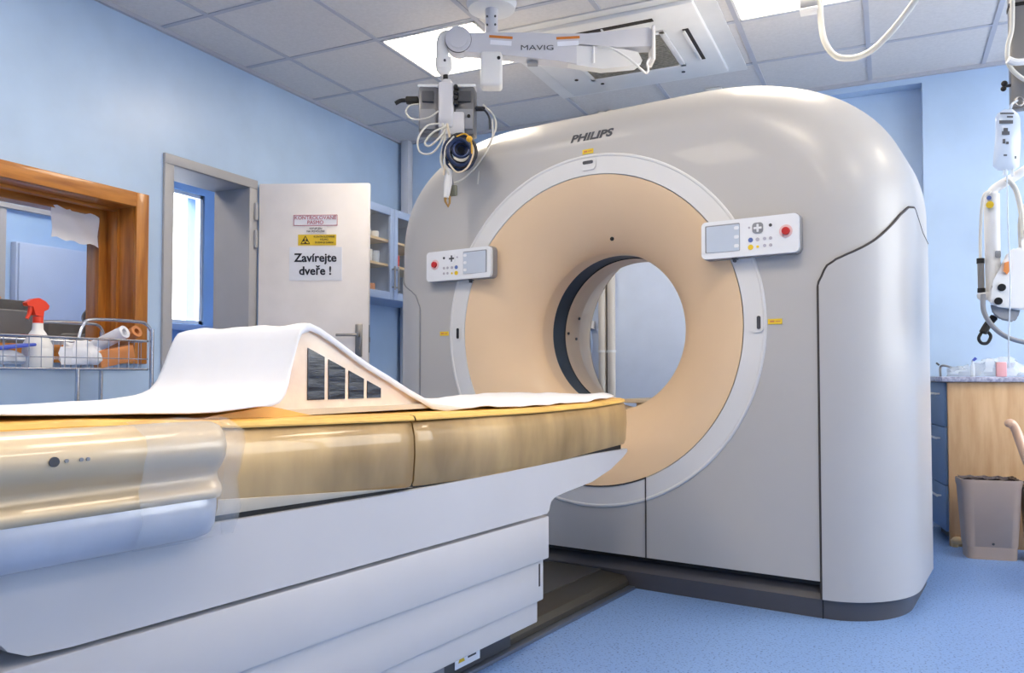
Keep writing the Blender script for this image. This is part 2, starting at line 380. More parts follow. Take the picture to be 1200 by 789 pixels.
f = MB()
for a in ((RW[0], RW[2], RW[1], RW[2]+.05), (RW[0], RW[3]-.05, RW[1], RW[3]), (RW[0], RW[2]+.05, RW[0]+.05, RW[3]-.05), (RW[1]-.05, RW[2]+.05, RW[1], RW[3]-.05), (3.79, RW[2]+.05, 3.85, RW[3]-.05)): f.box((XR+.06, a[0], a[1]), (XR+.11, a[2], a[3]))
w3 = struct('window_added', f, M_white)  # unseen window, added to bring daylight onto the back wall and scanner side
part('window_pane', MB().box((XR+.08, RW[0]+.05, RW[2]+.05), (XR+.085, RW[1]-.05, RW[3]-.05)), gl, w3)
# ---------------------------------------------------------------- control room beyond
struct('wall_control_back', MB().box((-5.25, 1, 0), (-5.05, 4.12, 2.6)).box((-5.25, 4.12, 0), (-5.05, 4.79, 1.28)).box((-5.25, 4.12, 2.34), (-5.05, 4.79, 2.6)).box((-5.25, 4.79, 0), (-5.05, 5.5, 2.6)), M_wall2)
struct('wall_control_end', MB().box((-5.25, 5.3, 0), (XL-WT, 5.5, 2.6)).box((-5.25, .8, 0), (XL-WT, 1.0, 2.6)), M_wall2)
struct('ceiling_control', MB().box((-5.25, .8, 2.6), (XL-WT, 5.5, 2.7)), M_ceil)
f = MB()
for a in ((4.12, 1.28, 4.15, 2.34), (4.76, 1.28, 4.79, 2.34), (4.12, 2.31, 4.79, 2.34), (4.12, 1.28, 4.79, 1.31)): f.box((-5.12, a[0], a[1]), (-5.07, a[2], a[3]))
w2 = struct('window_2', f, M_white)
part('window_pane', MB().box((-5.10, 4.15, 1.31), (-5.095, 4.76, 2.31)), gl, w2)
struct('trim_2', MB().box((-5.05, 3.9, 1.22), (-4.97, 5.0, 1.27), .004), M_cabblue)
lt = thing('ceiling_light', 'square ceiling light in the control room beyond the wall', 'light', loc=(-4.3, 3.0, 2.6), group='control room ceiling light')
part('diffuser', MB().box((-4.55, 2.7, 2.585), (-4.0, 3.3, 2.59)), M_light, lt); part('frame', MB().box((-4.58, 2.67, 2.59), (-3.97, 3.33, 2.6)), M_white, lt)
cb = thing('tall_cupboard', 'tall pale blue cupboard in the control room behind the viewing window', 'cupboard', loc=(-5.0, 3.5, 0))
part('body', MB().box((-5.045, 3.2, 0), (-4.99, 3.95, 1.72), .004), M_cabblue, cb)
part('door', MB().box((-4.989, 3.21, .05), (-4.97, 3.94, 1.71), .003), M_cabblue, cb)
struct('trim_3', MB().box((-5.05, 1, 1.93), (-5.02, 4.0, 1.96)).box((-5.05, 3.12, 0), (-5.03, 3.16, 1.96)), M_frame)
solo('cork_strip', MB().box((-5.04, 2.5, 1.30), (-5.0, 3.12, 1.36), .003), M_kraft, 'tan wooden strip on the control room wall at the left edge of the photo', 'wooden strip')
dk = thing('control_desk', 'dark-topped desk under the viewing window in the control room', 'desk', loc=(-3.95, 2.2, 0))
part('desk_top', MB().box((-4.25, 1.1, .84), (-3.62, 3.3, .87), .004), M_cabblue, dk)
for x, y in ((-4.2, 1.15), (-3.68, 1.15), (-4.2, 3.25), (-3.68, 3.25)): part('leg', MB().box((x-.02, y-.02, 0), (x+.02, y+.02, .84)), M_grey, dk)
def monitor(Y0, Y1, z0, z1, x, label):
    t = thing('monitor', label, 'monitor', loc=(x, (Y0+Y1)/2, .87))
    part('housing', MB().box((x-.03, Y0, z0), (x+.03, Y1, z1), .01), M_monitor, t)
    part('rear_cover', MB().box((x+.03, Y0+.05, z0+.04), (x+.07, Y1-.05, z1-.05), .02), M_dgrey, t)
    part('stand', MB().box((x-.02, (Y0+Y1)/2-.03, .88), (x+.02, (Y0+Y1)/2+.03, z0+.05)).box((x-.1, (Y0+Y1)/2-.12, .87), (x+.1, (Y0+Y1)/2+.12, .885), .004), M_monitor, t)
monitor(2.05, 2.60, .95, 1.235, -3.85, 'black computer monitor seen from behind at the left end of the window')
monitor(2.62, 2.98, .93, 1.135, -3.85, 'low dark screen behind the red spray bottle, inside the control room')
hs = thing('headphones', 'black headphones with round ear cup lying above the desk screen', 'headphones', loc=(-3.85, 2.55, 1.11))
part('ear_cup', MB().cyl((-3.84, 2.87, 1.175), (-3.80, 2.85, 1.175), .045, seg=24).cyl((-3.80, 2.85, 1.175), (-3.79, 2.845, 1.175), .03), M_cabled, hs)
part('headband', MB().tube(smooth([(-3.85, 2.85, 1.145), (-3.87, 2.87, 1.205), (-3.87, 2.92, 1.215), (-3.86, 2.96, 1.19), (-3.85, 2.975, 1.145)], 6), .014, 10), M_dgrey, hs)
bx2 = solo('small_box', MB().box((-3.73, 2.56, .87), (-3.66, 2.62, 1.06), .004), M_clearish, 'small pale box standing behind the spray bottle on the control desk', 'box')

# ================================================================== WALL CABINET, DUCTS
wc = thing('wall_cabinet', 'pale blue wall cabinet with glass doors and stocked shelves behind the open door', 'cabinet', loc=(-3.17, 4.5, 1.38))
CX = -3.0; c0, c1, c2_, z0, z1 = 3.95, 4.49, 5.03, 1.375, 1.99
body = MB()
for lo, hi in (((XL, c0, z0), (CX-.02, c0+.018, z1)), ((XL, c2_-.018, z0), (CX-.02, c2_, z1)), ((XL, c0, z0), (CX-.02, c2_, z0+.02)), ((XL, c0, z1-.02), (CX-.02, c2_, z1)), ((XL, c1-.01, z0), (CX-.02, c1+.01, z1))): body.box(lo, hi)
part('body', body, M_cabblue, wc)
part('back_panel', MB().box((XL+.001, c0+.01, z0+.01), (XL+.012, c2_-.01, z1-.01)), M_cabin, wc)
for a, b_ in ((c0, c1), (c1, c2_)):
    d = MB()
    for lo, hi in (((a+.0455, z0), (b_-.0455, z0+.05)), ((a+.0455, z1-.05), (b_-.0455, z1)), ((a+.002, z0), (a+.045, z1)), ((b_-.045, z0), (b_-.002, z1))): d.box((CX-.018, lo[0], lo[1]), (CX, hi[0], hi[1]), .001)
    dd = part('door', d, M_cabblue, wc)
    q = part('door_glass', MB().box((CX-.012, a+.04, z0+.045), (CX-.008, b_-.04, z1-.045)), gl, wc); q.parent = dd
    hy = b_-.022 if a == c0 else a+.022
    q = part('handle', MB().cyl((CX+.022, hy, 1.44), (CX+.022, hy, 1.60), .006, seg=10).cyl((CX, hy, 1.46), (CX+.022, hy, 1.46), .005, seg=8).cyl((CX, hy, 1.58), (CX+.022, hy, 1.58), .005, seg=8), M_grey, wc); q.parent = dd
    for z in (1.60, 1.765): part('shelf', MB().box((XL+.01, a+.01, z), (CX-.03, b_-.01, z+.016)), M_shelf, wc)
sup = [(4.30, 1.616, 'cup', M_white), (4.38, 1.616, 'jar', M_clearish), (4.28, 1.781, 'tub', M_white), (4.37, 1.781, 'tub', M_white), (4.33, 1.395, 'jar', M_kraft), (4.62, 1.616, 'jar', M_reds)]
labs = ['white cup on the middle shelf of the glass-fronted wall cabinet', 'clear jar beside the white cup on the middle cabinet shelf', 'white tub on the top shelf of the wall cabinet, left', 'white tub on the top shelf of the wall cabinet, right', 'brown jar standing on the bottom of the wall cabinet', 'red jar behind the right glass door of the wall cabinet']
for (y, z, nm, mm), lb in zip(sup, labs):
    hgt = .08 if nm != 'tub' else .045; rr = .032
    solo(nm, MB().lathe([(0, z), (rr*.85, z), (rr, z+hgt*.7), (rr*.95, z+hgt), (rr*.8, z+hgt), (rr*.75, z+.02), (0, z+.02)], (-3.08, y, 0), 'z', 20), mm, lb, nm)
solo('corner_duct', MB().box((-3.30, 5.02, 0), (-3.235, 5.088, H-.003), .006).box((-3.305, 5.015, 2.06), (-3.23, 5.088, 2.10), .004), M_duct, 'white vertical duct in the far left corner, from cabinet to ceiling', 'duct')
for (px, lb) in ((-1.72, 'left of the two white vertical pipes seen through the scanner bore'), (-1.658, 'right of the two white vertical pipes seen through the scanner bore')):
    t = thing('wall_pipe', lb, 'pipe', loc=(px, 5.05, 0), group='pipes behind the scanner')
    part('pipe', MB().cyl((px, 5.05, 0), (px, 5.05, H-.003), .027, seg=20), mat('pipe cream', (214, 208, 200), .45), t)
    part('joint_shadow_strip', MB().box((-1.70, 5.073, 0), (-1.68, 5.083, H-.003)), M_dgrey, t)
    part('clamp', MB().cyl((px, 5.05, 1.02), (px, 5.05, 1.036), .031, seg=20), M_white, t)
sk = thing('wall_socket', 'white socket plate with an orange outlet, seen through the bore', 'socket', loc=(-1.83, 5.09, 1.17))
part('plate', MB().box((-1.90, 5.05, 1.18), (-1.78, 5.083, 1.235), .004), M_white, sk)
part('orange_outlet', MB().cyl((-1.87, 5.046, 1.208), (-1.87, 5.052, 1.208), .018, seg=16), M_orange, sk)
for dx in (0, .02): part('pin_hole', MB().cyl((-1.83+dx, 5.047, 1.208), (-1.83+dx, 5.052, 1.208), .005, seg=8), M_ink, sk)
# hoses hanging on the wall behind
solo('coiled_hose', MB().tube(smooth([(-1.83, 5.05, 1.55), (-1.82, 5.05, 1.25), (-1.80, 5.05, 1.05), (-1.86, 5.05, .93), (-1.95, 5.05, .97), (-1.98, 5.05, 1.1)], 8), .009, 10), M_cabblue, 'pale blue hose hanging on the wall left of the pipes behind the bore', 'hose')

# ================================================================== CT GANTRY  (frame G)
gan = thing('ct_scanner_gantry', 'large pale grey ring-shaped CT scanner gantry with a tan bore', 'ct scanner', G, (0, .45, 0))
ZC = 1.065; HB, DEP = .35, .95
def qf(v):
    if v < HB: return 1-math.sqrt(max(0, 1-((HB-v)/HB)**2))
    if v > DEP-.22: return .5*(1-math.sqrt(max(0, 1-((v-(DEP-.22))/.22)**2)))
    return 0
def dims(v):
    q = qf(v); return 1.212-.272*q, 2.083-.213*q, .80-.25*q, .58-.14*q
def halfw(v, z):
    w, hh_, a, b_ = dims(v)
    if z <= hh_-b_: return w
    t = min(1, (z-(hh_-b_))/b_); return w-a+a*(1-t**2.3)**(1/2.3)
def outline(v, zb=.13, nb=24, ns=26, nc=34, ntp=10):
    w, hh_, a, b_ = dims(v); p = []
    for i in range(nb): p.append((w*i/nb, zb))
    for i in range(ns): p.append((w, zb+(hh_-b_-zb)*i/ns))
    for i in range(nc):
        t = (pi/2)*i/nc; p.append((w-a+a*cos(t)**(2/2.3), hh_-b_+b_*sin(t)**(2/2.3)))
    for i in range(ntp+1): p.append(((w-a)*(1-i/ntp), hh_))
    return p+[(-x, z) for x, z in p[-2:0:-1]]
fo = outline(0)
angs = [math.atan2(z-ZC, x) for x, z in fo]
RO, RT, RB = .752, .662, .353
vs = [HB*(1-cos(R(90)*i/14)) for i in range(15)]+[.5, .62, .73]+[.73+.22*sin(R(90)*i/8) for i in range(1, 9)]
loops = [[Vector((RO*cos(a), 0, ZC+RO*sin(a))) for a in angs]]
for k in range(1, 8):
    t = k/8; loops.append([Vector((RO*cos(a)*(1-t)+x*t, 0, (ZC+RO*sin(a))*(1-t)+z*t)) for a, (x, z) in zip(angs, fo)])
for v in vs: loops.append([Vector((x, v, z)) for x, z in outline(v)])
loops.append([Vector((.5*cos(a), DEP, ZC+.5*sin(a))) for a in angs])
mb = MB(); rings = [[mb.b.verts.new(p) for p in L] for L in loops]; n = len(angs)
for i in range(len(rings)-1):
    for k in range(n): mb.b.faces.new((rings[i][k], rings[i][(k+1) % n], rings[i+1][(k+1) % n], rings[i+1][k]))
part('shell', mb, M_shell, gan, G)
CT = (0, 0, ZC)
part('front_ring', MB().lathe([(RO, .02), (RO, -.002), (RO-.004, -.005), (RO-.010, -.005), (RO-.014, -.002), (RT+.004, -.002), (RT, .004), (RT, .02)], CT, seg=160), M_ring, gan, G)
prof = [(RT, -.001)]+[(RT-(RT-RB)*sin(R(90)*i/30)**(2/1.38), .205-.205*cos(R(90)*i/30)**(2/1.38)) for i in range(1, 31)]+[(RB, .295)]
part('bore_funnel', MB().lathe(prof, CT, seg=160), M_tan, gan, G, 'smooth tan funnel of the bore')
part('bore_window', MB().lathe([(RB, .295), (RB+.004, .298), (RB+.004, .412), (RB, .415)], CT, seg=160), M_band, gan, G, 'dark band around the bore')
part('bore_liner', MB().lathe([(RB, .415), (RB, .55), (RB+.006, .565), (RB+.15, .95)], CT, seg=160), M_liner, gan, G)
for a, v, r_ in ((165, .53, RB), (182, .52, RB), (178, .44, RB)):
    part('bore_screw', MB().cyl(((r_-.006)*cos(R(a)), v, ZC+(r_-.006)*sin(R(a))), ((r_+.01)*cos(R(a)), v, ZC+(r_+.01)*sin(R(a))), .007, seg=10), M_dgrey, gan, G)
part('bore_screw', MB().ball((.085, .050, 1.453), .009), M_black, gan, G)
def seam_z(v):
    pts = [(0, 1.205), (.0004, 1.240), (.002, 1.264), (.008, 1.284), (.02, 1.300), (.04, 1.318), (.08, 1.352), (.13, 1.40), (.19, 1.455), (.25, 1.490), (.32, 1.50), (.40, 1.48), (.55, 1.44), (.9, 1.40)]
    for (a, za), (b_, zb_) in zip(pts, pts[1:]):
        if v <= b_:
            t = (v-a)/(b_-a); return za+(zb_-za)*t
    return 1.40
vlist = [HB*(1-cos(R(90)*i/45)) for i in range(46)]+[.45, .55, .65, .73]
def surf(v, z, side, off):
    nx, ny = (.272, 0)
    if v < HB:
        ph = math.acos(max(-1, min(1, 1-v/HB))); nx, ny = HB*sin(ph), -.272*cos(ph)
    L = math.hypot(nx, ny); nx /= L; ny /= L
    return Vector((side*(halfw(v, z)+nx*off), v+ny*off, z))
for side in (1, -1):
    rows = []
    for v in vlist:
        zt = seam_z(v); rows.append([surf(v, .068+(zt-.068)*(j/40), side, .006) for j in range(41)])
    rows = [[Vector((side*(.94+.0), .004, p.z)) for p in rows[0]]]+rows
    # round the top front corner
    part('side_cover', MB().grid(rows), M_side, gan, G, sharp=60)
    pts = [surf(0, .068, side, .002)]+[surf(0, z, side, .002) for z in (.3, .6, .9, 1.1, 1.19)]+[surf(v, seam_z(v)+.003, side, .003) for v in vlist]
    pts = [Vector((p.x-(side*.004 if i < 6 else 0), p.y, p.z)) for i, p in enumerate(pts)]
    part('cover_seam', MB().tube(pts, .0048 if side > 0 else .003, 8), M_seam if side > 0 else M_grey, gan, G, 'thin dark gap around the side cover')
# rounded shell edge highlights need no help; base
def plan(inset, W_=1.192):
    p = []
    for i in range(15):
        ph = R(90)*i/14; p.append((W_-inset-.25*(1-sin(ph)), inset+.002+.32*(1-cos(ph))))
    p = [(.90, inset)]+p+[(W_-inset, .72)]+[(W_-inset-.2*(1-cos(R(90)*i/8)), .72+(.2-inset)*sin(R(90)*i/8)) for i in range(1, 9)]
    return p+[(-x, y) for x, y in p[::-1]]
mb = MB(); lv = [(0, 0), (.066, 0), (.112, .05), (.13, .07)]; rg = [[mb.b.verts.new((x, y, z)) for x, y in plan(i_)] for z, i_ in lv]
for i in range(3):
    for k in range(len(rg[0])): mb.b.faces.new((rg[i][k], rg[i][(k+1) % len(rg[0])], rg[i+1][(k+1) % len(rg[0])], rg[i+1][k]))
mb.b.faces.new(rg[0]); mb.b.faces.new(rg[-1])
part('base_plinth', mb, M_base, gan, G, 'dark grey base plinth', sharp=25)
part('base_seam', MB().box((.938, -.002, .0), (.942, .004, .067)), M_black, gan, G)
part('shadow_gap', MB().box((-.93, .018, .112), (.937, .03, .135)), M_black, gan, G)
# lower cover seams
part('lower_seam', MB().box((.256, -.0062, .13), (.260, .002, ZC-.612)), M_seam, gan, G)
part('funnel_seam', MB().tube([((RT+.002)*cos(R(a)), -.003, ZC+(RT+.002)*sin(R(a))) for a in range(-130, -66, 3)], .003, 6), M_seam, gan, G)
# slots and stickers around the ring
for (x, z, rot) in ((.0, 1.775, 0), (-.708, 1.068, 90), (.715, 1.068, 90)):
    rm = Matrix.Translation((x, -.003, z)) @ Matrix.Rotation(R(rot), 4, 'Y')
    m1 = MB().prism(rrect(.075, .05, .018), lambda a, b_: (a, -.001, b_), lambda a, b_: (a, -.004, b_)); m1.b.transform(rm)
    rc = part('laser_window', m1, M_ring, gan, G)
    m2 = MB().prism(rrect(.05, .014, .006), lambda a, b_: (a, -.003, b_+.008), lambda a, b_: (a, -.006, b_+.008)); m2.b.transform(rm)
    k = part('laser_slot', m2, M_black if x < -.1 else M_dgrey, gan, G); k.parent = rc
for (x, z, lb) in ((-.003, 1.832, 0), (.782, 1.07, 0), (-.786, 1.07, 0)):
    yl = part('laser_label', MB().box((x-.026, -.0025, z-.01), (x+.026, .001, z+.01)), M_yel, gan, G)
    k = part('lettering', MB().box((x-.018, -.003, z-.003), (x-.002, -.002, z+.004)).box((x+.002, -.003, z-.002), (x+.02, -.002, z+.002)), M_kraft, gan, G); k.parent = yl
# brand lettering follows the rounded top edge
def bend(c):
    z = c.z
    lo, hi = 0, HB
    for _ in range(30):
        m_ = (lo+hi)/2
        if dims(m_)[1] < z+.0: lo = m_
        else: hi = m_
    return Vector((c.x, lo-.0015+(c.y), z))
text('brand_lettering', 'PHILIPS', .046, M_dgrey, gan, Matrix.Translation((.010, 0, 1.897)) @ TF @ Matrix.Diagonal((1.36, 1, 1, 1)), G, shear=.22, bold=.0018, fn=bend)
# control panels
def cpanel(x0, x1, z0, z1, mirror):
    w, h_ = x1-x0, z1-z0; cx_, cz_ = (x0+x1)/2, (z0+z1)/2
    def bx(name, x, z, w_, hh_, y0, y1, m, r_=None, par=None, lb=None):
        mb = MB().prism(rrect(w_, hh_, r_ if r_ else min(w_, hh_)*.25), lambda a, b_: (x+a, y0, z+b_), lambda a, b_: (x+a, y1, z+b_))
        o = part(name, mb, m, gan, G, lb)
        if par: o.parent = par
        return o
    pn = bx('control_panel', cx_, cz_, w, h_, -.045, -.012, M_panelw, .018)
    bx('panel_back', cx_, cz_, w+.006, h_+.006, -.030, .004, M_panelb, .022, pn)
    s = -1 if mirror else 1
    X = lambda d: cx_+s*d
    bx('screen', X(-.100), cz_+.004, .135, .105, -.0465, -.044, M_grey, .004, pn)
    bx('screen', X(-.098), cz_+.002, .128, .100, -.0475, -.046, M_screen, .003, pn)
    for k, zz in enumerate((.038, .004, -.03)): bx('screen_button', X(-.045), cz_+zz, .018, .013, -.049, -.047, M_panelw, .005, pn)
    bx('direction_pad', X(.035), cz_+.03, .04, .04, -.0475, -.044, M_grey if not mirror else M_panelw, .012, pn)
    bx('direction_pad', X(.035), cz_+.03, .008, .03, -.0485, -.046, M_panelw if not mirror else M_dgrey, .002, pn)
    bx('direction_pad', X(.035), cz_+.03, .03, .008, -.0485, -.046, M_panelw if not mirror else M_dgrey, .002, pn)
    for dx, dz, m, rr in ((.008, -.013, M_blue, .009), (.008, -.04, M_yel, .010), (.034, -.013, M_lgrey, .007), (.034, -.04, M_yel, .005), (.06, -.012, M_lgrey, .006), (.082, -.012, M_lgrey, .006), (.06, -.038, M_lgrey, .006), (.082, -.038, M_lgrey, .006), (.082, .036, M_dgrey, .006), (.003, .034, M_lgrey, .004)):
        mb = MB().cyl((X(dx), -.047, cz_+dz), (X(dx), -.044, cz_+dz), rr, seg=16)
        o = part('button', mb, m, gan, G); o.parent = pn
    o = part('emergency_halo', MB().cyl((X(.137), -.0465, cz_+.008), (X(.137), -.044, cz_+.008), .024, seg=28), M_pink, gan, G); o.parent = pn
    o = part('emergency_button', MB().cyl((X(.138), -.056, cz_+.008), (X(.138), -.044, cz_+.008), .014, .015, seg=24), M_red, gan, G); o.parent = pn
    o = part('fixing_screw', MB().cyl((X(-.06), -.03, cz_-h_/2-.012), (X(-.06), -.018, cz_-h_/2-.012), .006, seg=10).box((X(-.06)-.01, -.03, cz_-h_/2-.006), (X(-.06)+.01, -.01, cz_-h_/2+.004)), M_dgrey, gan, G); o.parent = pn
cpanel(.516, .882, 1.317, 1.460, False)
cpanel(-.862, -.482, 1.320, 1.462, True)
part('tabletop_support', MB().box((-.10, .52, .735), (.10, .80, .755), .006).box((-.06, .60, .715), (.06, .82, .737), .004), M_cream, gan, G, 'small cream support plate low in the bore')

# ================================================================== FLOOR RAIL & COUCH
fr = thing('floor_rail', 'low dark metal rail on the floor between couch and scanner', 'rail', G, (0, -1.2, 0))
part('rail_top', MB().box((-.20, -2.9, .0), (.06, -.012, .062), .003), M_rail, fr, G)
part('rail_side', MB().prism([(.06, .0), (.06, .058), (.17, .050), (.185, .03), (.185, 0)], lambda x, z: (x, -2.9, z), lambda x, z: (x, -.015, z)), M_rail2, fr, G)
part('rail_edge', MB().box((.185, -2.9, 0), (.215, -.012, .012), .002), M_railedge, fr, G, 'bright thin metal edge strip')
part('floor_recess', MB().box((-.17, -.55, .058), (-.08, -.32, .0635)), M_black, fr, G)
co = thing('patient_couch', 'long white patient couch with a gold film-covered tabletop', 'patient couch', G, (0, -1.7, 0))
part('carriage', MB().box((-.25, -2.75, .014), (.198, -.90, .10), .003), M_dgrey, co, G)
lb_ = part('rating_label', MB().box((.199, -1.19, .03), (.201, -1.07, .085)), M_paper, co, G)
q = part('warning_triangle', MB().prism([(-1.175, .045), (-1.145, .045), (-1.16, .072)], lambda a, b_: (.2005, a, b_), lambda a, b_: (.202, a, b_)), M_yel, co, G); q.parent = lb_
q = part('lettering', MB().box((.2005, -1.13, .06), (.202, -1.08, .065)).box((.2005, -1.13, .048), (.202, -1.09, .053)), M_dgrey, co, G); q.parent = lb_
for a in (-1.28, -1.42): part('carriage_plate', MB().box((.199, a-.05, .035), (.201, a+.04, .08)), M_grey, co, G)
for (u, z0, z1, ve) in ((.300, .292, .425, -.834), (.286, .163, .298, -.845), (.270, .092, .169, -.855)):
    part('skirt_panel', MB().box((-u, -2.62, z0), (u, ve, z1), .005), M_couch, co, G)
part('skirt_slot', MB().box((.2865, -.875, .21), (.2875, -.868, .28)), M_seam, co, G)
# body
bp = [(-2.44, .50), (-2.435, .47), (-2.42, .452), (-2.39, .437), (-2.33, .433), (-.85, .433), (-.838, .44), (-.832, .455), (-.825, .468), (-.80, .479), (-.74, .486), (-.55, .500), (-.40, .530), (-.30, .565), (-.262, .583), (-.262, .594), (-.55, .596), (-.8, .592), (-1.1, .588), (-1.3, .587), (-1.6, .586), (-2.0, .591), (-2.62, .602), (-2.62, .52)]
def body_sec(u):
    return lambda y, z: (u, y, z)
mb = MB(); us = [-.302, -.298, -.285, .285, .298, .302]; ins = [.004, .001, 0, 0, .001, .004]
cyc = []
for u, i_ in zip(us, ins):
    cyc.append([mb.b.verts.new((u, y*1.0+(-i_ if y > -.5 else 0), .52+(z-.52)*(1-i_*4))) for y, z in bp])
for i in range(5):
    for k in range(len(bp)): mb.b.faces.new((cyc[i][k], cyc[i][(k+1) % len(bp)], cyc[i+1][(k+1) % len(bp)], cyc[i+1][k]))
mb.b.faces.new(cyc[0]); mb.b.faces.new(cyc[-1])
part('couch_body', mb, M_couch, co, G, sharp=50)
part('body_gap', MB().box((-.28, -2.6, .575), (.292, -.30, .610)), M_black, co, G)
# tabletop: cross-section swept, lower edge rises towards the bore
def zlow(v):
    pts = [(-2.7, .616), (-2.0, .601), (-1.49, .591), (-1.25, .585), (-1.0, .584), (-.8, .588), (-.55, .600), (-.26, .612)]
    for (a, za), (b_, zb_) in zip(pts, pts[1:]):
        if v <= b_: return za+(zb_-za)*(v-a)/(b_-a)
    return pts[-1][1]
def ztop(v):
    pts = [(-2.7, .80), (-2.3, .798), (-2.0, .782), (-1.5, .772), (-.9, .768), (-.5, .774), (-.26, .785)]
    for (a, za), (b_, zb_) in zip(pts, pts[1:]):
        if v <= b_: return za+(zb_-za)*(v-a)/(b_-a)
    return pts[-1][1]
def table(name, v0, v1, m):
    N = 40; rows = []
    for i in range(N+1):
        v = v0+(v1-v0)*i/N; zl, zt = zlow(v), ztop(v); hh_ = zt-zl; e = 0
        if i in (0, N): e = .008
        if v1 > -.3 and v > -.30: e = .012*((v+.30)/.04)**2
        sec = [(-.27+e, zt-.012), (-.297+e, zt-.05), (-.302+e, zl+hh_*.5), (-.296+e, zl+.02), (-.27+e, zl), (.27-e, zl), (.299-e, zl+.002), (.305-e, zl+.016), (.310-e, zl+hh_*.45), (.308-e, zl+hh_*.7), (.300-e, zt-.022), (.290-e, zt-.014), (.27-e, zt-.012)]
        rows.append([Vector((x, v, z)) for x, z in sec])
    mb = MB(); vv = [[mb.b.verts.new(p) for p in r_] for r_ in rows]
    for i in range(N):
        for k in range(13): mb.b.faces.new((vv[i][k], vv[i][(k+1) % 13], vv[i+1][(k+1) % 13], vv[i+1][k]))
    mb.b.faces.new(vv[0]); mb.b.faces.new(vv[-1])
    return part(name, mb, m, co, G, 'gold film-covered tabletop section', sharp=60)
table('tabletop', -1.484, -.262, M_gold); table('tabletop', -2.72, -1.490, M_gold)
def edge(v0, v1):
    N = 24; mb = MB(); rows = []
    for i in range(N+1):
        v = v0+(v1-v0)*i/N; zt = ztop(v); e = .012*max(0, (v+.30)/.04)**2 if v1 > -.3 else 0
        rows.append([Vector((x, v, z)) for x, z in ((.3030-e, zt-.015), (.3035-e, zt-.011), (.299-e, zt-.004), (.285-e, zt-.001), (.23, zt), (-.23, zt), (-.285+e, zt-.001), (-.298+e, zt-.02))])
    return part('mattress_edge', mb.grid(rows), M_amber, co, G, 'amber film along the upper edge')
edge(-1.484, -.264); edge(-2.72, -1.490)
rows = []
for i in range(13):
    v = -2.06+.56*i/12; zl = zlow(v); t = (12-i)/12; rows.append([Vector((.3005, v, zl+.002)), Vector((.3062, v, zl+.002+.014*t)), Vector((.3082, v, zl+.002+.030*t)), Vector((.307, v, zl+.002+.031*t))])
part('lower_lip', MB().grid(rows), M_cream, co, G, 'cream lower strip of the tabletop side')
# wrapped side rail at the near end
pu = [(.29, .780), (.33, .787), (.362, .781), (.382, .766), (.390, .746), (.387, .726), (.372, .708), (.358, .697), (.354, .688), (.360, .678), (.371, .670), (.375, .660), (.369, .650), (.29, .650)]
pl = [(.29, .658), (.366, .658), (.373, .640), (.372, .625), (.366, .600), (.350, .582), (.325, .574), (.29, .572)]
def rail(name, prof, m, v1, rnd):
    mb = MB(); rows = []
    stn = [(-2.75, 0)]+[(v1-rnd+rnd*sin(R(90)*i/8), 1-cos(R(90)*i/8)) for i in range(9)]
    for v, k in stn:
        rows.append([Vector((.29+(x-.29)*(1-.75*k), v, .69+(z-.69)*(1-.10*k))) for x, z in prof])
    N = len(prof); vv = [[mb.b.verts.new(p) for p in r_] for r_ in rows]
    for i in range(len(vv)-1):
        for k in range(N): mb.b.faces.new((vv[i][k], vv[i][(k+1) % N], vv[i+1][(k+1) % N], vv[i+1][k]))
    mb.b.faces.new(vv[0]); mb.b.faces.new(vv[-1])
    return part(name, mb, m, co, G, None, sharp=60)
r_ = rail('side_rail', pu, M_gold2, -2.072, .05); r_['label'] = 'film-wrapped gold side rail'
r2 = rail('side_tray', pl, M_tray, -2.080, .06); r2['label'] = 'pale grey wrapped strip below the rail'
pw = [(.29+(x-.29)*1.0+.004, z) for x, z in [(.29, .792), (.33, .789), (.364, .784), (.386, .768), (.392, .746), (.389, .724), (.378, .704), (.374, .68), (.378, .66), (.378, .63), (.372, .60), (.352, .578), (.29, .568)]]
mb = MB(); rows = []
for v, k in [(-2.26, 0), (-2.2, 0), (-2.14, 0), (-2.10, .02), (-2.07, .06), (-2.056, .16), (-2.05, .5), (-2.049, .9)]:
    rows.append([Vector((.29+(x-.29)*(1-k)+.002*sin(v*90+i), v+.003*sin(i*2.3), z+.002*sin(v*70+i*2))) for i, (x, z) in enumerate(pw)])
part('plastic_wrap', mb.grid(rows), mat('clear wrap', (222, 226, 232), .15, alpha=.2, coat=1, bump=.8, scale=22), co, G, 'crinkled clear plastic wrap over the rail end', sharp=60)
for dv, rr, m in ((-2.402, .0075, M_dgrey), (-2.384, .003, M_grey), (-2.362, .003, M_grey), (-2.352, .003, M_grey)):
    part('rail_button', MB().cyl((.385, dv, .742), (.3915, dv, .742), rr, seg=16), m, co, G)

# paper sheet over wedge and couch
def zsheet(v):
    pts = [(-2.72, .822), (-2.5, .816), (-2.35, .806), (-2.15, .800), (-2.0, .803), (-1.92, .806), (-1.86, .816), (-1.83, .832), (-1.81, .856), (-1.79, .900), (-1.772, .948), (-1.755, .978), (-1.73, .985), (-1.70, .975), (-1.34, .806), (-1.27, .789), (-1.15, .782), (-.8, .778), (-.5, .784), (-.275, .794)]
    for (a, za), (b_, zb_) in zip(pts, pts[1:]):
        if v <= b_:
            t = (v-a)/(b_-a); return za+(zb_-za)*t
    return .794
def sh_edge(v):   # near edge of the sheet
    pts = [(-2.72, .272), (-2.2, .272), (-1.95, .268), (-1.87, .245), (-1.80, .200), (-1.74, .188), (-1.40, .188), (-1.3, .20), (-1.2, .25), (-.5, .268), (-.275, .262)]
    for (a, za), (b_, zb_) in zip(pts, pts[1:]):
        if v <= b_: return za+(zb_-za)*(v-a)/(b_-a)
    return .262
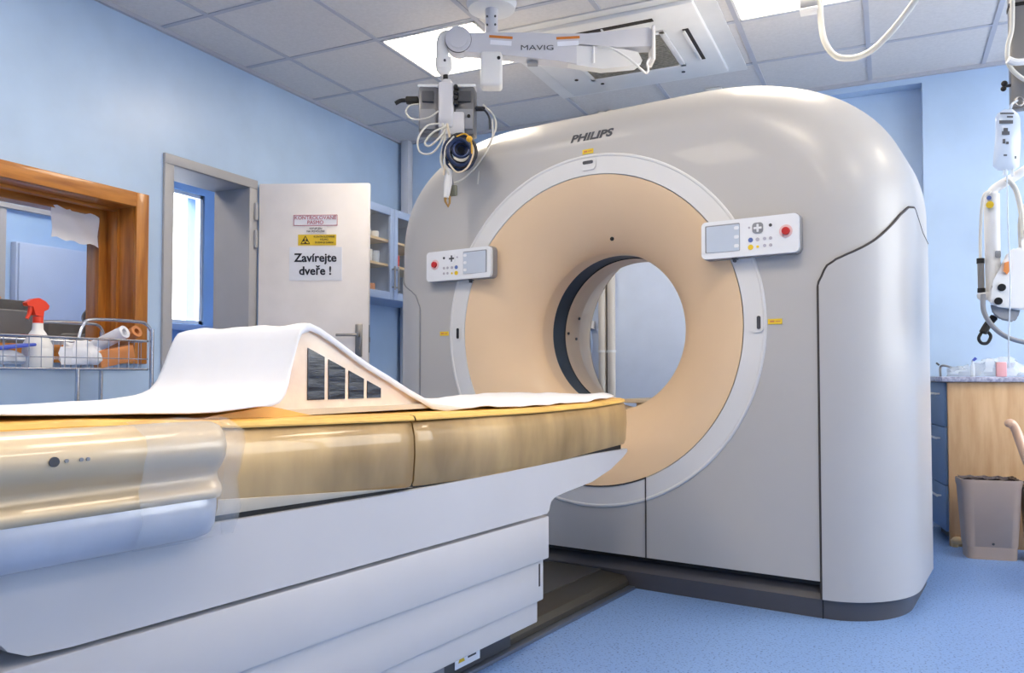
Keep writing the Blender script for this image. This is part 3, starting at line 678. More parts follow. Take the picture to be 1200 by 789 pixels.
vl = [-2.72, -2.6, -2.5, -2.4, -2.3, -2.2, -2.1, -2.04, -1.98, -1.94, -1.90, -1.87, -1.85, -1.83, -1.81, -1.795, -1.78, -1.77, -1.76, -1.752, -1.742, -1.73, -1.715, -1.70]+[-1.66+.04*i for i in range(35)]
rows = []
for i, v in enumerate(vl):
    ne = sh_edge(v); row = []; fe = -.285
    for j in range(34):
        t = min(1, j/32); u = fe+(ne-fe)*t; z = zsheet(v)+.002
        wob = .0018*sin(u*31+v*17)+.0012*sin(u*53-v*29)
        if v > -1.35: wob += .0035*abs(sin(v*23+u*9))*(1 if t > .3 else .6)
        if v < -2.3 and t < .2: wob += .02*(-2.3-v)*abs(sin(v*40+u*30))*3
        if t > .94 and v > -1.3: z -= .006*(t-.94)/.06
        hem = .0
        if j == 33: hem = .016 if -1.76 < v < -1.25 else (.004 if v < -1.9 or v > -1.2 else .008)
        row.append(Vector((u+(.004*sin(v*30) if t > .99 and v > -1.2 else 0)+(.003 if j == 33 else 0), v, z+wob*(1 if .02 < t else 1.5)-hem)))
    rows.append(row)
o = solo('paper_sheet', MB().grid(rows), M_sheet, 'white paper sheet draped along the couch and over the wedge cushion', 'sheet', G, sharp=60); solid(o, .003, 1)

# wedge cushion
wd = thing('wedge_cushion', 'peach film-wrapped wedge cushion with four dark slots on the couch', 'cushion', G, (-.05, -1.6, .785))
wp = [(-1.90, .790), (-1.885, .796), (-1.86, .808), (-1.83, .824), (-1.81, .848), (-1.79, .892), (-1.772, .940), (-1.752, .970), (-1.73, .977), (-1.70, .968), (-1.34, .801), (-1.30, .786), (-1.5, .7835)]
wp = [(y, z) if i < 10 else (y, z) for i, (y, z) in enumerate(wp)]
mb = MB().prism(wp, lambda y, z: (-.275, y, z), lambda y, z: (.184, y, z))
part('foam_body', mb, M_foam, wd, G)
part('base_strip', MB().prism([(-1.90, .778), (-1.88, .792), (-1.3, .792), (-1.27, .779)], lambda y, z: (-.27, y, z), lambda y, z: (.196, y, z)), M_cream, wd, G)
part('toe_film', MB().prism([(-2.06, .778), (-2.0, .788), (-1.90, .798), (-1.86, .802), (-1.83, .797), (-1.78, .786), (-1.74, .778)], lambda y, z: (-.25, y, z), lambda y, z: (.19+.02, y, z)), M_amber, wd, G, 'amber film at the foot of the wedge')
def sl(v): return .9335-(v+1.732)*.395
for a, b_ in ((-1.732, -1.680), (-1.667, -1.613), (-1.600, -1.548), (-1.535, -1.486)):
    part('slot', MB().prism([(a, .812), (b_, .812), (b_, sl(b_)), (a, sl(a))], lambda y, z: (.182, y, z), lambda y, z: (.1865, y, z)), M_slot, wd, G, 'dark slot under shiny wrinkled film')

# ================================================================== PENDANT ARM  (frame PEND: x right, y away, z up)
pa = thing('ceiling_pendant_arm', 'white ceiling-mounted pendant arm with MAVIG lettering', 'ceiling arm', PEND, (0, 0, H))
part('ceiling_flange', MB().cyl((0, 0, H-.035), (0, 0, H-.0055), .11, .12, seg=40), M_white, pa, PEND)
part('pole', MB().cyl((0, 0, 2.40), (0, 0, H-.03), .030, seg=32), M_armw, pa, PEND)
for z in (2.56, 2.52): part('pole_screw', MB().cyl((.018, -.028, z), (.018, -.034, z), .005, seg=8).cyl((-.02, -.026, z), (-.02, -.032, z), .005, seg=8), M_dgrey, pa, PEND)
part('hub_box', MB().box((-.052, -.045, 2.226), (.052, .045, 2.392), .016, 4), M_white, pa, PEND)
part('hub_stop', MB().cyl((.035, -.05, 2.355), (.035, -.044, 2.355), .008, seg=12), M_black, pa, PEND)
ar = [(-.17, 2.500), (-.13, 2.478), (-.05, 2.476), (.20, 2.478), (.30, 2.470), (.45, 2.475), (.62, 2.490), (.74, 2.505), (.75, 2.49), (.75, 2.40), (.66, 2.412), (.45, 2.418), (.62, 2.36), (.62, 2.345), (.55, 2.330), (.45, 2.322), (.30, 2.348), (.10, 2.368), (-.02, 2.385), (-.13, 2.392)]
ar1 = [(-.17, 2.500), (-.13, 2.478), (.18, 2.478), (.30, 2.472), (.45, 2.474), (.74, 2.503), (.755, 2.49), (.755, 2.415), (.60, 2.408), (.42, 2.425), (.40, 2.420), (.40, 2.330), (.30, 2.345), (.10, 2.368), (-.13, 2.390)]
part('spring_arm', MB().prism(ar1, lambda x, z: (x, -.040, z), lambda x, z: (x, .035, z)), M_armw, pa, PEND)
part('lower_arm', MB().prism([(.36, 2.425), (.62, 2.405), (.69, 2.39), (.71, 2.35), (.68, 2.325), (.52, 2.310), (.36, 2.335)], lambda x, z: (x, -.030, z), lambda x, z: (x, .025, z)), M_white, pa, PEND)
part('end_plate', MB().box((.752, -.055, 2.345), (.768, .05, 2.508), .004), M_white, pa, PEND)
part('arm_joint', MB().cyl((-.155, -.05, 2.445), (-.155, .045, 2.445), .060, seg=40).cyl((-.155, -.056, 2.445), (-.155, -.049, 2.445), .045, seg=40), M_armw, pa, PEND)
part('joint_seam', MB().tube([(-.155+.061*cos(R(a)), -.038, 2.445+.061*sin(R(a))) for a in range(0, 360, 12)], .0025, 6, closed=True), M_dgrey, pa, PEND)
part('elbow', MB().tube(smooth([(-.17, 0, 2.47), (-.215, 0, 2.475), (-.232, 0, 2.445), (-.232, 0, 2.37)], 6), .030, 20).cyl((-.228, 0, 2.37), (-.225, 0, 2.315), .040, .038, seg=28).cyl((-.225, 0, 2.315), (-.222, 0, 2.29), .036, .02, seg=28), M_white, pa, PEND)
part('elbow_screw', MB().cyl((-.218, -.040, 2.345), (-.218, -.046, 2.345), .006, seg=8), M_dgrey, pa, PEND)
part('swivel', MB().cyl((-.218, 0, 2.295), (-.217, 0, 2.262), .012, seg=12), M_black, pa, PEND)
for (x, z, rz) in ((.045, 2.455, 4), (.36, 2.452, -3)):
    k = part('orange_sticker', MB().box((x-.055, -.0415, z-.005), (x+.055, -.039, z+.007), rot=Matrix.Rotation(R(rz), 3, 'Y')), M_orange, pa, PEND)
    k2 = part('white_sticker', MB().box((x-.05, -.0412, z-.037), (x+.05, -.039, z-.015), rot=Matrix.Rotation(R(rz), 3, 'Y')), M_paper, pa, PEND)
text('lettering', 'MAVIG', .042, M_dgrey, pa, Matrix.Translation((.215, -.0408, 2.405)) @ TF @ Matrix.Diagonal((1.25, .8, 1, 1)), PEND)
part('arm_cable', MB().tube(smooth([(.50, -.035, 2.412), (.56, -.05, 2.40), (.64, -.055, 2.35), (.70, -.05, 2.30), (.725, -.045, 2.283), (.735, -.045, 2.30), (.73, -.045, 2.33), (.745, -.04, 2.36)], 6), .0055, 8).cyl((.48, -.034, 2.415), (.48, -.034, 2.335), .006, seg=8), M_white, pa, PEND)
part('arm_foot', MB().box((.17, -.02, 2.338), (.22, .02, 2.352), .004), M_grey, pa, PEND)

# suspended unit
su = thing('suspended_injector_head', 'grey metal unit hanging from the left end of the pendant arm', 'hanging unit', PEND, (-.2, 0, 2.26))
part('mount', MB().cyl((-.212, 0, 2.265), (-.212, 0, 2.235), .022, .03, seg=24).box((-.247, -.06, 2.02), (-.175, .0, 2.24), .012, 3).box((-.235, -.055, 1.99), (-.125, .01, 2.10), .01), M_armw, su, PEND)
rl = Matrix.Rotation(R(8), 3, 'Z')
bl = part('side_box', MB().box((-.345, -.03, 2.005), (-.250, .05, 2.225), .008, rot=rl), M_steelbox, su, PEND)
br_ = part('side_box', MB().box((-.178, -.03, 1.995), (-.075, .05, 2.225), .008, rot=Matrix.Rotation(R(-8), 3, 'Z')), M_steelbox, su, PEND)
for x0, x1 in ((-.345, -.250), (-.178, -.075)):
    part('top_cap', MB().box((x0-.002, -.035, 2.222), (x1+.002, .055, 2.236), .004), M_white, su, PEND)
    part('vent_plate', MB().box((x0+.02, -.045, 2.15), (x1-.02, -.026, 2.20), .003), M_dgrey, su, PEND)
    part('lower_plate', MB().box((x0+.012, -.043, 2.02), (x1-.012, -.024, 2.115), .003), M_grey, su, PEND)
for z in (2.215, 2.19, 2.165, 2.14): part('plug_hole', MB().cyl((-.165, -.062, z), (-.165, -.03, z), .010, seg=12), M_black, su, PEND)
part('hole', MB().cyl((-.105, -.05, 2.08), (-.105, -.03, 2.08), .008, seg=10), M_black, su, PEND)
part('left_plug', MB().box((-.405, -.02, 2.155), (-.345, .02, 2.185), .006).tube(smooth([(-.40, 0, 2.17), (-.43, 0, 2.168), (-.455, 0, 2.155)], 4), .010, 10), M_black, su, PEND)
part('right_plug', MB().cyl((-.075, 0, 2.13), (-.03, 0, 2.13), .012, seg=12), M_black, su, PEND)
def ploop(name, pts, r_, m, label, cat='cable', n=8, closed=False, group=None, y=-.08):
    P = [at(x, y_, 3.72+dy) for x, y_, dy in pts]
    return solo(name, MB().tube(smooth(P, n, closed), r_*.78, 8, closed=closed), m, label, cat, W, group)
GRP = 'cables hanging from the suspended unit'
cbs = [
 ('looped_cable', [(492, 122, 0), (480, 124, .0), (476, 132, 0), (484, 140, -.05), (502, 138, -.08), (514, 130, -.1)], .0055, M_cablew, 'thin white cable arching left of the suspended unit, below the black plug'),
 ('looped_cable', [(515, 145, -.12), (500, 148, -.12), (490, 163, -.12), (492, 178, -.12), (505, 180, -.12), (516, 168, -.12), (520, 152, -.12), (524, 145, -.12)], .006, M_cablew, 'white cable forming the left round loop under the suspended unit'),
 ('looped_cable', [(524, 148, -.13), (508, 155, -.13), (498, 167, -.13), (504, 171, -.13), (518, 158, -.13), (522, 150, -.13)], .006, M_cablew, 'white cable in the small inner loop left of the blue coil'),
 ('looped_cable', [(519, 145, -.1), (521, 165, -.12), (517, 185, -.12), (520, 200, -.12), (524, 212, -.12)], .009, M_cablew, 'cream cable running straight down left of the blue coil'),
 ('looped_cable', [(524, 145, -.14), (528, 170, -.14), (522, 190, -.14), (520, 205, -.14)], .007, M_cream, 'beige cable twisted beside the cream cable above the white connector'),
 ('looped_cable', [(556, 127, 0), (565, 127, 0), (573, 137, 0), (574, 152, 0)], .006, M_cabled, 'dark grey cable curving down from the right plug of the unit'),
 ('looped_cable', [(566, 123, 0), (578, 135, 0), (581, 150, 0), (573, 170, 0), (565, 190, 0), (561, 205, 0), (560, 216, 0)], .0055, M_cablew, 'long white cable hanging at the right of the unit down to a small tip'),
 ('looped_cable', [(577, 140, -.03), (576, 165, -.04), (562, 190, -.05), (545, 208, -.06), (533, 214, -.07), (527, 212, -.07)], .005, M_cablew, 'white cable sweeping from upper right under the blue coil'),
 ('looped_cable', [(551, 165, -.2), (555, 178, -.2), (548, 196, -.2), (536, 202, -.2), (526, 192, -.2)], .005, M_cream, 'thin beige cable looping across the front of the blue coil'),
 ('looped_cable', [(532, 160, -.18), (523, 172, -.18), (521, 190, -.18), (526, 205, -.18)], .0055, M_cablew, 'white cable curling along the left side of the blue coil'),
]
for nm, pts, r_, m, lb in cbs: ploop(nm, pts, r_, m, lb, group=GRP)
bc = thing('blue_cable_coil', 'thick coil of dark blue and black cable under the suspended unit', 'cable coil', W, at(540, 178, 3.62))
random.seed(3)
for k in range(9):
    m = [M_cableb, M_cabled, M_cabled][k % 3]; pts = []
    rr = .055+.006*(k % 4); cx_ = 540+random.uniform(-2, 2); cy_ = 178+random.uniform(-2, 3); dd = 3.54+.018*k
    c = at(cx_, cy_, dd)
    ax = (RV*.93+HV*.35).normalized()
    for j in range(20):
        a = 2*pi*j/20; pts.append(c+ax*rr*cos(a)+Vector((0, 0, 1))*(rr*1.05)*sin(a)+HV*.004*sin(3*a+k))
    part('cable_turn', MB().tube(pts, .0085, 10, closed=True), m, bc)
c = at(541, 177, 3.60)
for k in range(5):
    rr = .042-.006*k; pts = [c-HV*(.04-.01*k)+RV*rr*cos(2*pi*j/18)+Vector((0, 0, 1))*rr*sin(2*pi*j/18) for j in range(18)]
    part('inner_turn', MB().tube(pts, .0055, 8, closed=True), [M_cableb, M_blue, M_cabled, M_cableb, M_cabled][k], bc)
part('inner_core', MB().cyl(at(541, 178, 3.60), at(541, 178, 3.63), .03, seg=20), M_cabled, bc)
yt = [at(535, 160, 3.50), at(545, 157, 3.50), at(552, 165, 3.50), at(553, 180, 3.5), at(545, 191, 3.5), at(533, 190, 3.5)]
part('yellow_tie', MB().tube(smooth(yt[:4], 6), .0035, 8).ball(at(550, 163, 3.49), .014), mat('yellow tape', (220, 168, 40), .5), bc)
cn = thing('white_connector', 'white cable connector with brass tip hanging lowest under the coil', 'connector', W, at(524, 238, 3.6))
part('body', MB().tube([at(526, 198, 3.6), at(525, 215, 3.6), at(523, 232, 3.6)], [.017, .019, .013], 14), M_white, cn)
part('tip', MB().tube([at(522, 230, 3.6), at(522, 236, 3.6), at(525, 242, 3.6)], [.008, .006, .003], 8).tube([at(527, 230, 3.6), at(527, 238, 3.6), at(525, 243, 3.6)], [.006, .005, .003], 8), mat('brass', (176, 140, 84), .4, metal=.6), cn)
cn = thing('grey_connector', 'grey-green cable connector hanging beside the white connector', 'connector', W, at(530, 232, 3.62))
part('body', MB().box(at(528, 230, 3.63)-Vector((.006, .01, 0)), at(534, 217, 3.62)+Vector((.006, .01, 0)), .005), mat('grey green', (120, 122, 108), .5), cn)
part('lead', MB().tube(smooth([at(531, 218, 3.62), at(529, 205, 3.62), at(531, 190, 3.62)], 5), .005, 8), M_grey, cn)

# hanging supply cable at top right, with its ceiling bracket
hc = thing('ceiling_supply_cable', 'thick white cable drooping from a grey bracket below the top right light', 'cable', W, at(950, 10, 3.3))
P = [at(961, -40, 3.35), at(961, 0, 3.35), at(962, 25, 3.35), at(967, 50, 3.33), at(980, 66, 3.30), at(1000, 68, 3.26), at(1020, 60, 3.2), at(1040, 42, 3.12), at(1060, 18, 3.05), at(1078, -8, 3.0), at(1100, -45, 2.95)]
part('cable', MB().tube(smooth(P, 8), .0125, 14), M_cablew, hc)
bk = at(948, 0, 3.38)
part('bracket', MB().box(bk+Vector((-.035, -.03, -.045)), bk+Vector((.035, .03, 0)), .004).box((bk.x-.028, bk.y-.025, bk.z-.01), (bk.x+.028, bk.y+.025, H-.001), .004), M_grey, hc)
part('bracket_foot', MB().box(bk+Vector((-.037, -.032, -.055)), bk+Vector((.037, .032, -.043)), .003), M_white, hc)

# ================================================================== RIGHT: INJECTOR COLUMN, IV BAG, ARM
DI = 2.95
ij = thing('injector_column', 'grey metal ceiling column with clamps at the right edge', 'ceiling column', W, at(1200, 60, DI))
a_, b_ = at(1199, 158, DI), at(1199, -60, DI)
cxm = at(1199, 60, DI)
part('column', MB().box((cxm.x-.045, cxm.y-.03, at(1199, 128, DI).z), (cxm.x+.05, cxm.y+.03, H-.001), .006), M_steel, ij)
kz = at(1199, 8, DI).z
part('collar', MB().box((cxm.x-.047, cxm.y-.032, kz-.006), (cxm.x+.052, cxm.y+.032, kz+.008)), M_black, ij)
part('clamp_knob', MB().ball(at(1177, 98, DI), .011).ball(at(1176, 104, DI), .010).cyl(at(1177, 101, DI), at(1186, 100, DI), .006, seg=8), M_black, ij)
part('hook_ring', MB().tube([at(1194+5*cos(R(a)), 119+5*sin(R(a)), DI-.05) for a in range(0, 360, 30)], .004, 8, closed=True), M_steel, ij)
part('side_cable', MB().tube(smooth([at(1186, -20, DI-.04), at(1186, 30, DI-.04), at(1181, 55, DI-.05), at(1182, 75, DI-.05), at(1195, 90, DI-.05), at(1215, 100, DI-.05)], 6), .008, 10), M_cablew, ij)
part('cable_clip', MB().tube(smooth([at(1181, 70, DI-.06), at(1192, 73, DI-.06), at(1215, 70, DI-.06)], 5), .013, 10), M_white, ij)
iv = thing('infusion_bag', 'clear infusion bag with dark printing hanging by the grey column', 'infusion bag', W, at(1180, 120, DI-.08))
def ivp(px, py, dd=0): return at(px, py, DI-.08+dd)
mb = MB(); rows = []
for i in range(15):
    t = i/14; py = 128+t*72; wl_ = 1165+1.5*sin(t*5); wr = 1195+1.0*sin(t*4)
    if t < .1: wl_ += 12*(.1-t)/.1; wr -= 8*(.1-t)/.1
    if t > .93: wl_ += 6*(t-.93)/.07; wr -= 6*(t-.93)/.07
    rows.append([(wl_+(wr-wl_)*j/12, py) for j in range(13)])
th = .016
fr_ = [[ivp(x, y, -th*math.sin(pi*j/12)**.6*math.sin(pi*min(1, max(0, (i)/14)))**.5) for j, (x, y) in enumerate(r_)] for i, r_ in enumerate(rows)]
bk_ = [[ivp(x, y, th*math.sin(pi*j/12)**.6*math.sin(pi*(i/14))**.5) for j, (x, y) in enumerate(r_)] for i, r_ in enumerate(rows)]
mb.grid(fr_).grid(bk_); part('bag', mb, M_clearish, iv)
pr = MB()
for x0, y0, x1, y1 in ((1172, 132, 1188, 134), (1180, 136, 1187, 138), (1171, 141, 1187, 145), (1174, 154, 1183, 158), (1176, 150, 1181, 154), (1175, 163, 1178, 168), (1179, 166, 1182, 169), (1176, 181, 1180, 183), (1189, 183, 1191, 186)):
    p = [ivp(x0, y0, -.0175), ivp(x1, y0, -.0175), ivp(x1, y1, -.0175), ivp(x0, y1, -.0175)]; q_ = [v-HV*.001 for v in p]
    vv = [pr.b.verts.new(v) for v in p+q_]
    pr.b.faces.new(vv[:4]); pr.b.faces.new(vv[4:][::-1])
    for k in range(4): pr.b.faces.new((vv[k], vv[(k+1) % 4], vv[4+(k+1) % 4], vv[4+k]))
part('printing', pr, M_dgrey, iv, label='dark printed lettering')
part('hanger', MB().tube(smooth([ivp(1184, 128), ivp(1186, 122), ivp(1192, 118, .04)], 4), .005, 8), M_clearish, iv)
part('outlet_port', MB().cyl(ivp(1178, 199), ivp(1178, 206), .008, seg=12).cyl(ivp(1186, 199), ivp(1186, 207), .006, seg=12), M_clear, iv)
# curved arm and injector head
ia = thing('contrast_injector', 'white contrast injector on a curved tube arm at the right edge', 'injector', W, at(1175, 350, DI))
part('curved_arm', MB().tube(smooth([at(1235, 180, DI+.05), at(1205, 197, DI), at(1188, 208, DI), at(1172, 217, DI), at(1163, 225, DI), at(1162, 235, DI), at(1162, 250, DI)], 8), [.017]*49, 14), M_white, ia)
part('arm_tube', MB().cyl(at(1162, 228, DI), at(1164, 345, DI), .027, .025, seg=24), M_white, ia)
part('warning_dots', MB().cyl(at(1160, 240, DI-.02), at(1160, 240, DI-.034), .013, seg=14), M_yel, ia)
part('small_mark', MB().cyl(at(1159, 232, DI-.02), at(1159, 232, DI-.034), .008, seg=14), M_blue, ia)
part('side_wire', MB().tube(smooth([at(1160, 224, DI-.03), at(1152, 232, DI-.03), at(1149, 270, DI), at(1149, 305, DI)], 6), .0055, 10), M_cablew, ia)
part('inline_plug', MB().cyl(at(1149, 304, DI), at(1150, 342, DI), .011, seg=14), M_steel, ia)
part('plug_collar', MB().cyl(at(1149, 303, DI), at(1149, 309, DI), .013, seg=14), M_black, ia); part('plug_collar', MB().cyl(at(1150, 338, DI), at(1150, 343, DI), .013, seg=14), M_black, ia)
hd = [(1160, 338), (1166, 330), (1180, 296), (1190, 290), (1210, 292), (1230, 300), (1230, 356), (1196, 364), (1170, 360), (1158, 356)]
def pix_prism(pts, d0, d1, bev=.008):
    mb = MB(); mb.prism(pts, lambda x, y: at(x, y, d0), lambda x, y: at(x, y, d1))
    if bev: bmesh.ops.bevel(mb.b, geom=mb.b.edges[:], offset=bev, segments=2, affect='EDGES')
    return mb
part('injector_head', pix_prism(hd, DI-.07, DI+.08), M_white, ia)
part('head_shroud', pix_prism([(1198, 236), (1215, 232), (1230, 236), (1230, 296), (1194, 300), (1192, 260)], DI-.03, DI+.09, .012), M_white, ia)
part('head_bottom', pix_prism([(1160, 356), (1196, 362), (1193, 372), (1188, 378), (1172, 375), (1163, 368)], DI-.05, DI+.06, .006), M_grey, ia)
part('orange_badge', pix_prism([(1177, 308), (1184, 306), (1183, 318), (1180, 322), (1176, 318)], DI-.078, DI-.068, 0), M_orange, ia)
for x, y in ((1174, 337), (1170, 353)): part('dark_button', MB().cyl(at(x, y, DI-.08), at(x, y, DI-.066), .0135, seg=20), M_black, ia)
part('bracket', pix_prism([(1144, 344), (1160, 342), (1160, 352), (1146, 352)], DI-.04, DI+.03, .004), M_white, ia)
part('small_display', pix_prism([(1166, 294), (1173, 294), (1173, 302), (1166, 302)], DI-.03, DI+.02, .002), M_grey, ia)
part('black_strap', MB().tube(smooth([at(1165, 372, DI), at(1158, 380, DI), at(1152, 390, DI)], 4), [.014]*9, 10).tube(smooth([at(1152, 388, DI), at(1147, 396, DI), at(1150, 402, DI), at(1157, 402, DI), at(1161, 394, DI), at(1156, 388, DI)], 5, True), .006, 8, closed=True), M_black, ia)
part('drooping_cable', MB().tube(smooth([at(1152, 345, DI-.05), at(1153, 365, DI-.06), at(1163, 382, DI-.07), at(1180, 395, DI-.08), at(1205, 402, DI-.08), at(1235, 404, DI-.08)], 6), .0085, 10), M_grey, ia)
part('thin_hose', MB().tube(smooth([at(1180, 210, DI-.03), at(1190, 222, DI-.03), at(1197, 250, DI-.03), at(1200, 280, DI-.05)], 6), .009, 10), M_cablew, ia)
part('thin_line', MB().tube(smooth([at(1180, 205, DI-.09), at(1181, 260, DI-.1), at(1184, 330, DI-.1), at(1182, 400, DI-.1), at(1183, 432, DI-.1)], 6), .0025, 6), M_clearish, ia)

# ================================================================== RIGHT: CABINET, WORKTOP, BIN, CHAIR
CB = Matrix.Translation((.272, 4.64, 0)) @ Matrix.Rotation(R(9), 4, 'Z')
bc_ = thing('base_cabinet', 'base cabinet with beech side panel and blue drawers right of the scanner', 'cabinet', CB, (.3, .2, 0))
part('side_panel', MB().box((0, 0, .0), (.62, .02, .835), .002), M_beech, bc_, CB)
part('carcass', MB().box((.01, .02, .06), (.62, .44, .835)), M_beech, bc_, CB)
part('kick_board', MB().box((.05, .03, 0), (.6, .43, .06)), M_dgrey, bc_, CB)
for i, (a, b_) in enumerate(((.07, .30), (.305, .60), (.605, .832))):
    d = part('drawer', MB().box((-.012, .022, a), (.01, .44, b_), .002), M_drawer, bc_, CB)
    k = part('handle', MB().cyl((-.035, .10, b_-.06), (-.035, .36, b_-.06), .006, seg=10).cyl((-.035, .12, b_-.06), (-.01, .12, b_-.06), .005, seg=8).cyl((-.035, .34, b_-.06), (-.01, .34, b_-.06), .005, seg=8), M_white, bc_, CB); k.parent = d
part('foot', MB().cyl((.02, -.005, .0), (.02, -.005, .035), .016, .02, seg=14).ball((.03, -.02, .035), .024, (1.2, 1, .8)), M_shelf, bc_, CB)
solo('worktop', MB().box((-.03, -.02, .835), (.66, .45, .862), .006), M_speck, 'speckled grey-blue worktop on the beech base cabinet', 'worktop', CB)
# clutter on the worktop
def blob(name, c, r_, sc, m, label, cat, amp=.25, seg=18):
    mb = MB().ball((0, 0, 0), r_, (1, 1, 1), seg)
    for v in mb.b.verts:
        n_ = v.co.normalized(); k = 1+amp*(sin(n_.x*7+c[0]*9)*cos(n_.y*9+c[1]*5)+.5*sin(n_.z*13+n_.x*5))
        v.co = Vector((n_.x*r_*k*sc[0], n_.y*r_*k*sc[1], max(-r_*.5*sc[2], n_.z*r_*k*sc[2]) if cat != 'x' else 0))+Vector(c)
    return solo(name, mb, m, label, cat)
z_ = .862
blob('plastic_bag', (.52, 4.85, z_+.035), .09, (1.2, .8, .7), M_clear, 'crumpled clear plastic bag at the right end of the worktop', 'plastic bag')
blob('plastic_bag', (.36, 4.88, z_+.02), .06, (1.3, .8, .6), M_clear, 'small crumpled clear plastic bag left of the larger one on the worktop', 'plastic bag')
vial = thing('blue_cap_vial', 'clear vial with a blue cap standing on the worktop', 'vial', W, (.40, 4.80, z_))
part('body', MB().lathe([(0, z_), (.012, z_), (.012, z_+.06), (.006, z_+.07), (.006, z_+.085)], (.40, 4.80, 0), 'z', 14), M_clear, vial)
part('cap', MB().tube([Vector((.40, 4.80, z_+.083)), Vector((.415, 4.80, z_+.098))], [.006, .008], 10), M_pkblue, vial)
solo('red_box', MB().box((.50, 4.74, z_), (.545, 4.79, z_+.075), .004), mat('pale red', (222, 168, 176), .5), 'small pale red packet among the plastic bags on the worktop', 'packet')
tp = thing('tap', 'small dark metal tap at the left end of the worktop', 'tap', W, (.24, 4.95, z_))
part('spout', MB().tube(smooth([(.255, 4.9, z_), (.255, 4.9, z_+.05), (.27, 4.88, z_+.06), (.30, 4.85, z_+.05)], 5), .006, 10), M_grey, tp)
part('lever', MB().cyl((.25, 4.9, z_+.062), (.235, 4.9, z_+.075), .005, seg=8), M_dgrey, tp)
def bin_(x, y, w, dp, h_, label, rz=0):
    t = thing('waste_bin', label, 'waste bin', Matrix.Translation((x, y, 0)) @ Matrix.Rotation(R(rz), 4, 'Z')); S = ROOT[t.name]
    mb = MB(); rows = []
    for z, k in ((0, .80), (.06, .82), (.062, .84), (h_*.9, .97), (h_*.93, 1.0), (h_, 1.0), (h_, .95), (h_*.9, .93), (.03, .78)):
        rows.append([mb.b.verts.new((a*w*k, b_*dp*k, z)) for a, b_ in rrect(1, 1, .18)])
    for i in range(len(rows)-1):
        for k in range(len(rows[0])): mb.b.faces.new((rows[i][k], rows[i][(k+1) % len(rows[0])], rows[i+1][(k+1) % len(rows[0])], rows[i+1][k]))
    mb.b.faces.new(rows[0]); mb.b.faces.new(rows[-1])
    part('body', mb, M_bin, t, S)
    mb = MB(); g_ = []
    for i in range(13):
        g_.append([Vector((w*.93*(i/12-.5), dp*.93*(j/8-.5), h_-.014+.007*sin(i*2.1+j)*cos(j*1.7)+(.018 if i in (0, 12) or j in (0, 8) else 0))) for j in range(9)])
    part('bin_liner', mb.grid(g_), M_bag, t, S, 'black bin liner')
    part('logo', MB().cyl((0, -dp*.435, h_*.2), (0, -dp*.425, h_*.2), .006, seg=10), M_dgrey, t, S)
bin_(.425, 4.44, .262, .15, .375, 'grey-brown plastic waste bin with black liner before the beech panel', 9)
bin_(.69, 4.47, .262, .15, .36, 'grey-brown waste bin partly cut off at the right edge', 9)
ch = thing('bentwood_chair', 'bent pale wood chair back cut off by the right edge', 'chair', W, (.75, 4.0, 0))
dc = 3.55
part('backrest', MB().tube(smooth([at(1180, 500, dc), at(1184, 496, dc), at(1190, 503, dc), at(1197, 522, dc-.02), at(1205, 543, dc-.04), at(1216, 556, dc-.05), at(1240, 566, dc-.05)], 6), [.008, .012, .015, .017, .018]+[.019]*32, 12), M_chair, ch)
part('backrest_rail', MB().tube(smooth([at(1184, 496, dc+.2), at(1192, 505, dc+.2), at(1200, 524, dc+.18), at(1212, 545, dc+.15), at(1240, 560, dc+.1)], 6), .016, 10), M_chair, ch)
part('seat', MB().box((.58, 3.74, .44), (.98, 4.14, .46), .008), M_chair, ch)
for x, y in ((.61, 3.77), (.95, 3.77), (.61, 4.09), (.95, 4.09)): part('leg', MB().cyl((x, y, 0), (x, y, .44), .012, seg=12), M_chrome, ch)

# ================================================================== CART WITH WIRE BASKET
ct = thing('wire_basket_cart', 'chrome cart with a wire basket below the viewing window', 'cart', W, (-3.06, 1.9, 0))
X0, X1, Y0, Y1, Z0, Z1 = -3.22, -2.92, 1.30, 2.46, .895, 1.018
rim = MB()
for z, rr in ((Z1, .005), (Z0, .005), (Z0+.045, .002)):
    rim.tube([(X0, Y0, z), (X1, Y0, z), (X1, Y1, z), (X0, Y1, z)], rr, 8, closed=True)
part('basket_rim', rim, M_chrome, ct)
wr = MB()
n_ = int((Y1-Y0)/.048)
for i in range(n_+1):
    y = Y0+(Y1-Y0)*i/n_; wr.tube([(X1, y, Z1), (X1, y, Z0), (X0, y, Z0), (X0, y, Z1)], .0019, 5)
for i in range(1, 7):
    x = X0+(X1-X0)*i/7; wr.tube([(x, Y0, Z1), (x, Y0, Z0), (x, Y1, Z0), (x, Y1, Z1)], .0019, 5)
part('wire_mesh', wr, M_chrome, ct)
for x, y, zt in ((X1+.012, 2.12, Z0), (X1+.012, Y1+.01, 1.07), (X0-.01, Y1+.01, 1.07), (X1+.012, Y0-.01, Z1), (X0-.01, Y0-.01, Z1)):
    p = part('post', MB().cyl((x, y, .05), (x, y, zt), .009, seg=12), M_chrome, ct)
    k = part('caster', MB().cyl((x-.01, y, .03), (x+.01, y, .03), .03, seg=20), M_dgrey, ct); k.parent = p
part('handle', MB().tube(smooth([(X1, 2.13, Z1), (X1, 2.15, 1.07), (X1, 2.19, 1.095), (X1, 2.40, 1.10), (X1, 2.45, 1.09), (X1+.01, 2.47, 1.06)], 6), .007, 10).tube(smooth([(X0, 2.13, Z1), (X0, 2.15, 1.07), (X0, 2.19, 1.095), (X0, 2.40, 1.10), (X0, 2.45, 1.09), (X0, 2.47, 1.06)], 6), .007, 10), M_chrome, ct)
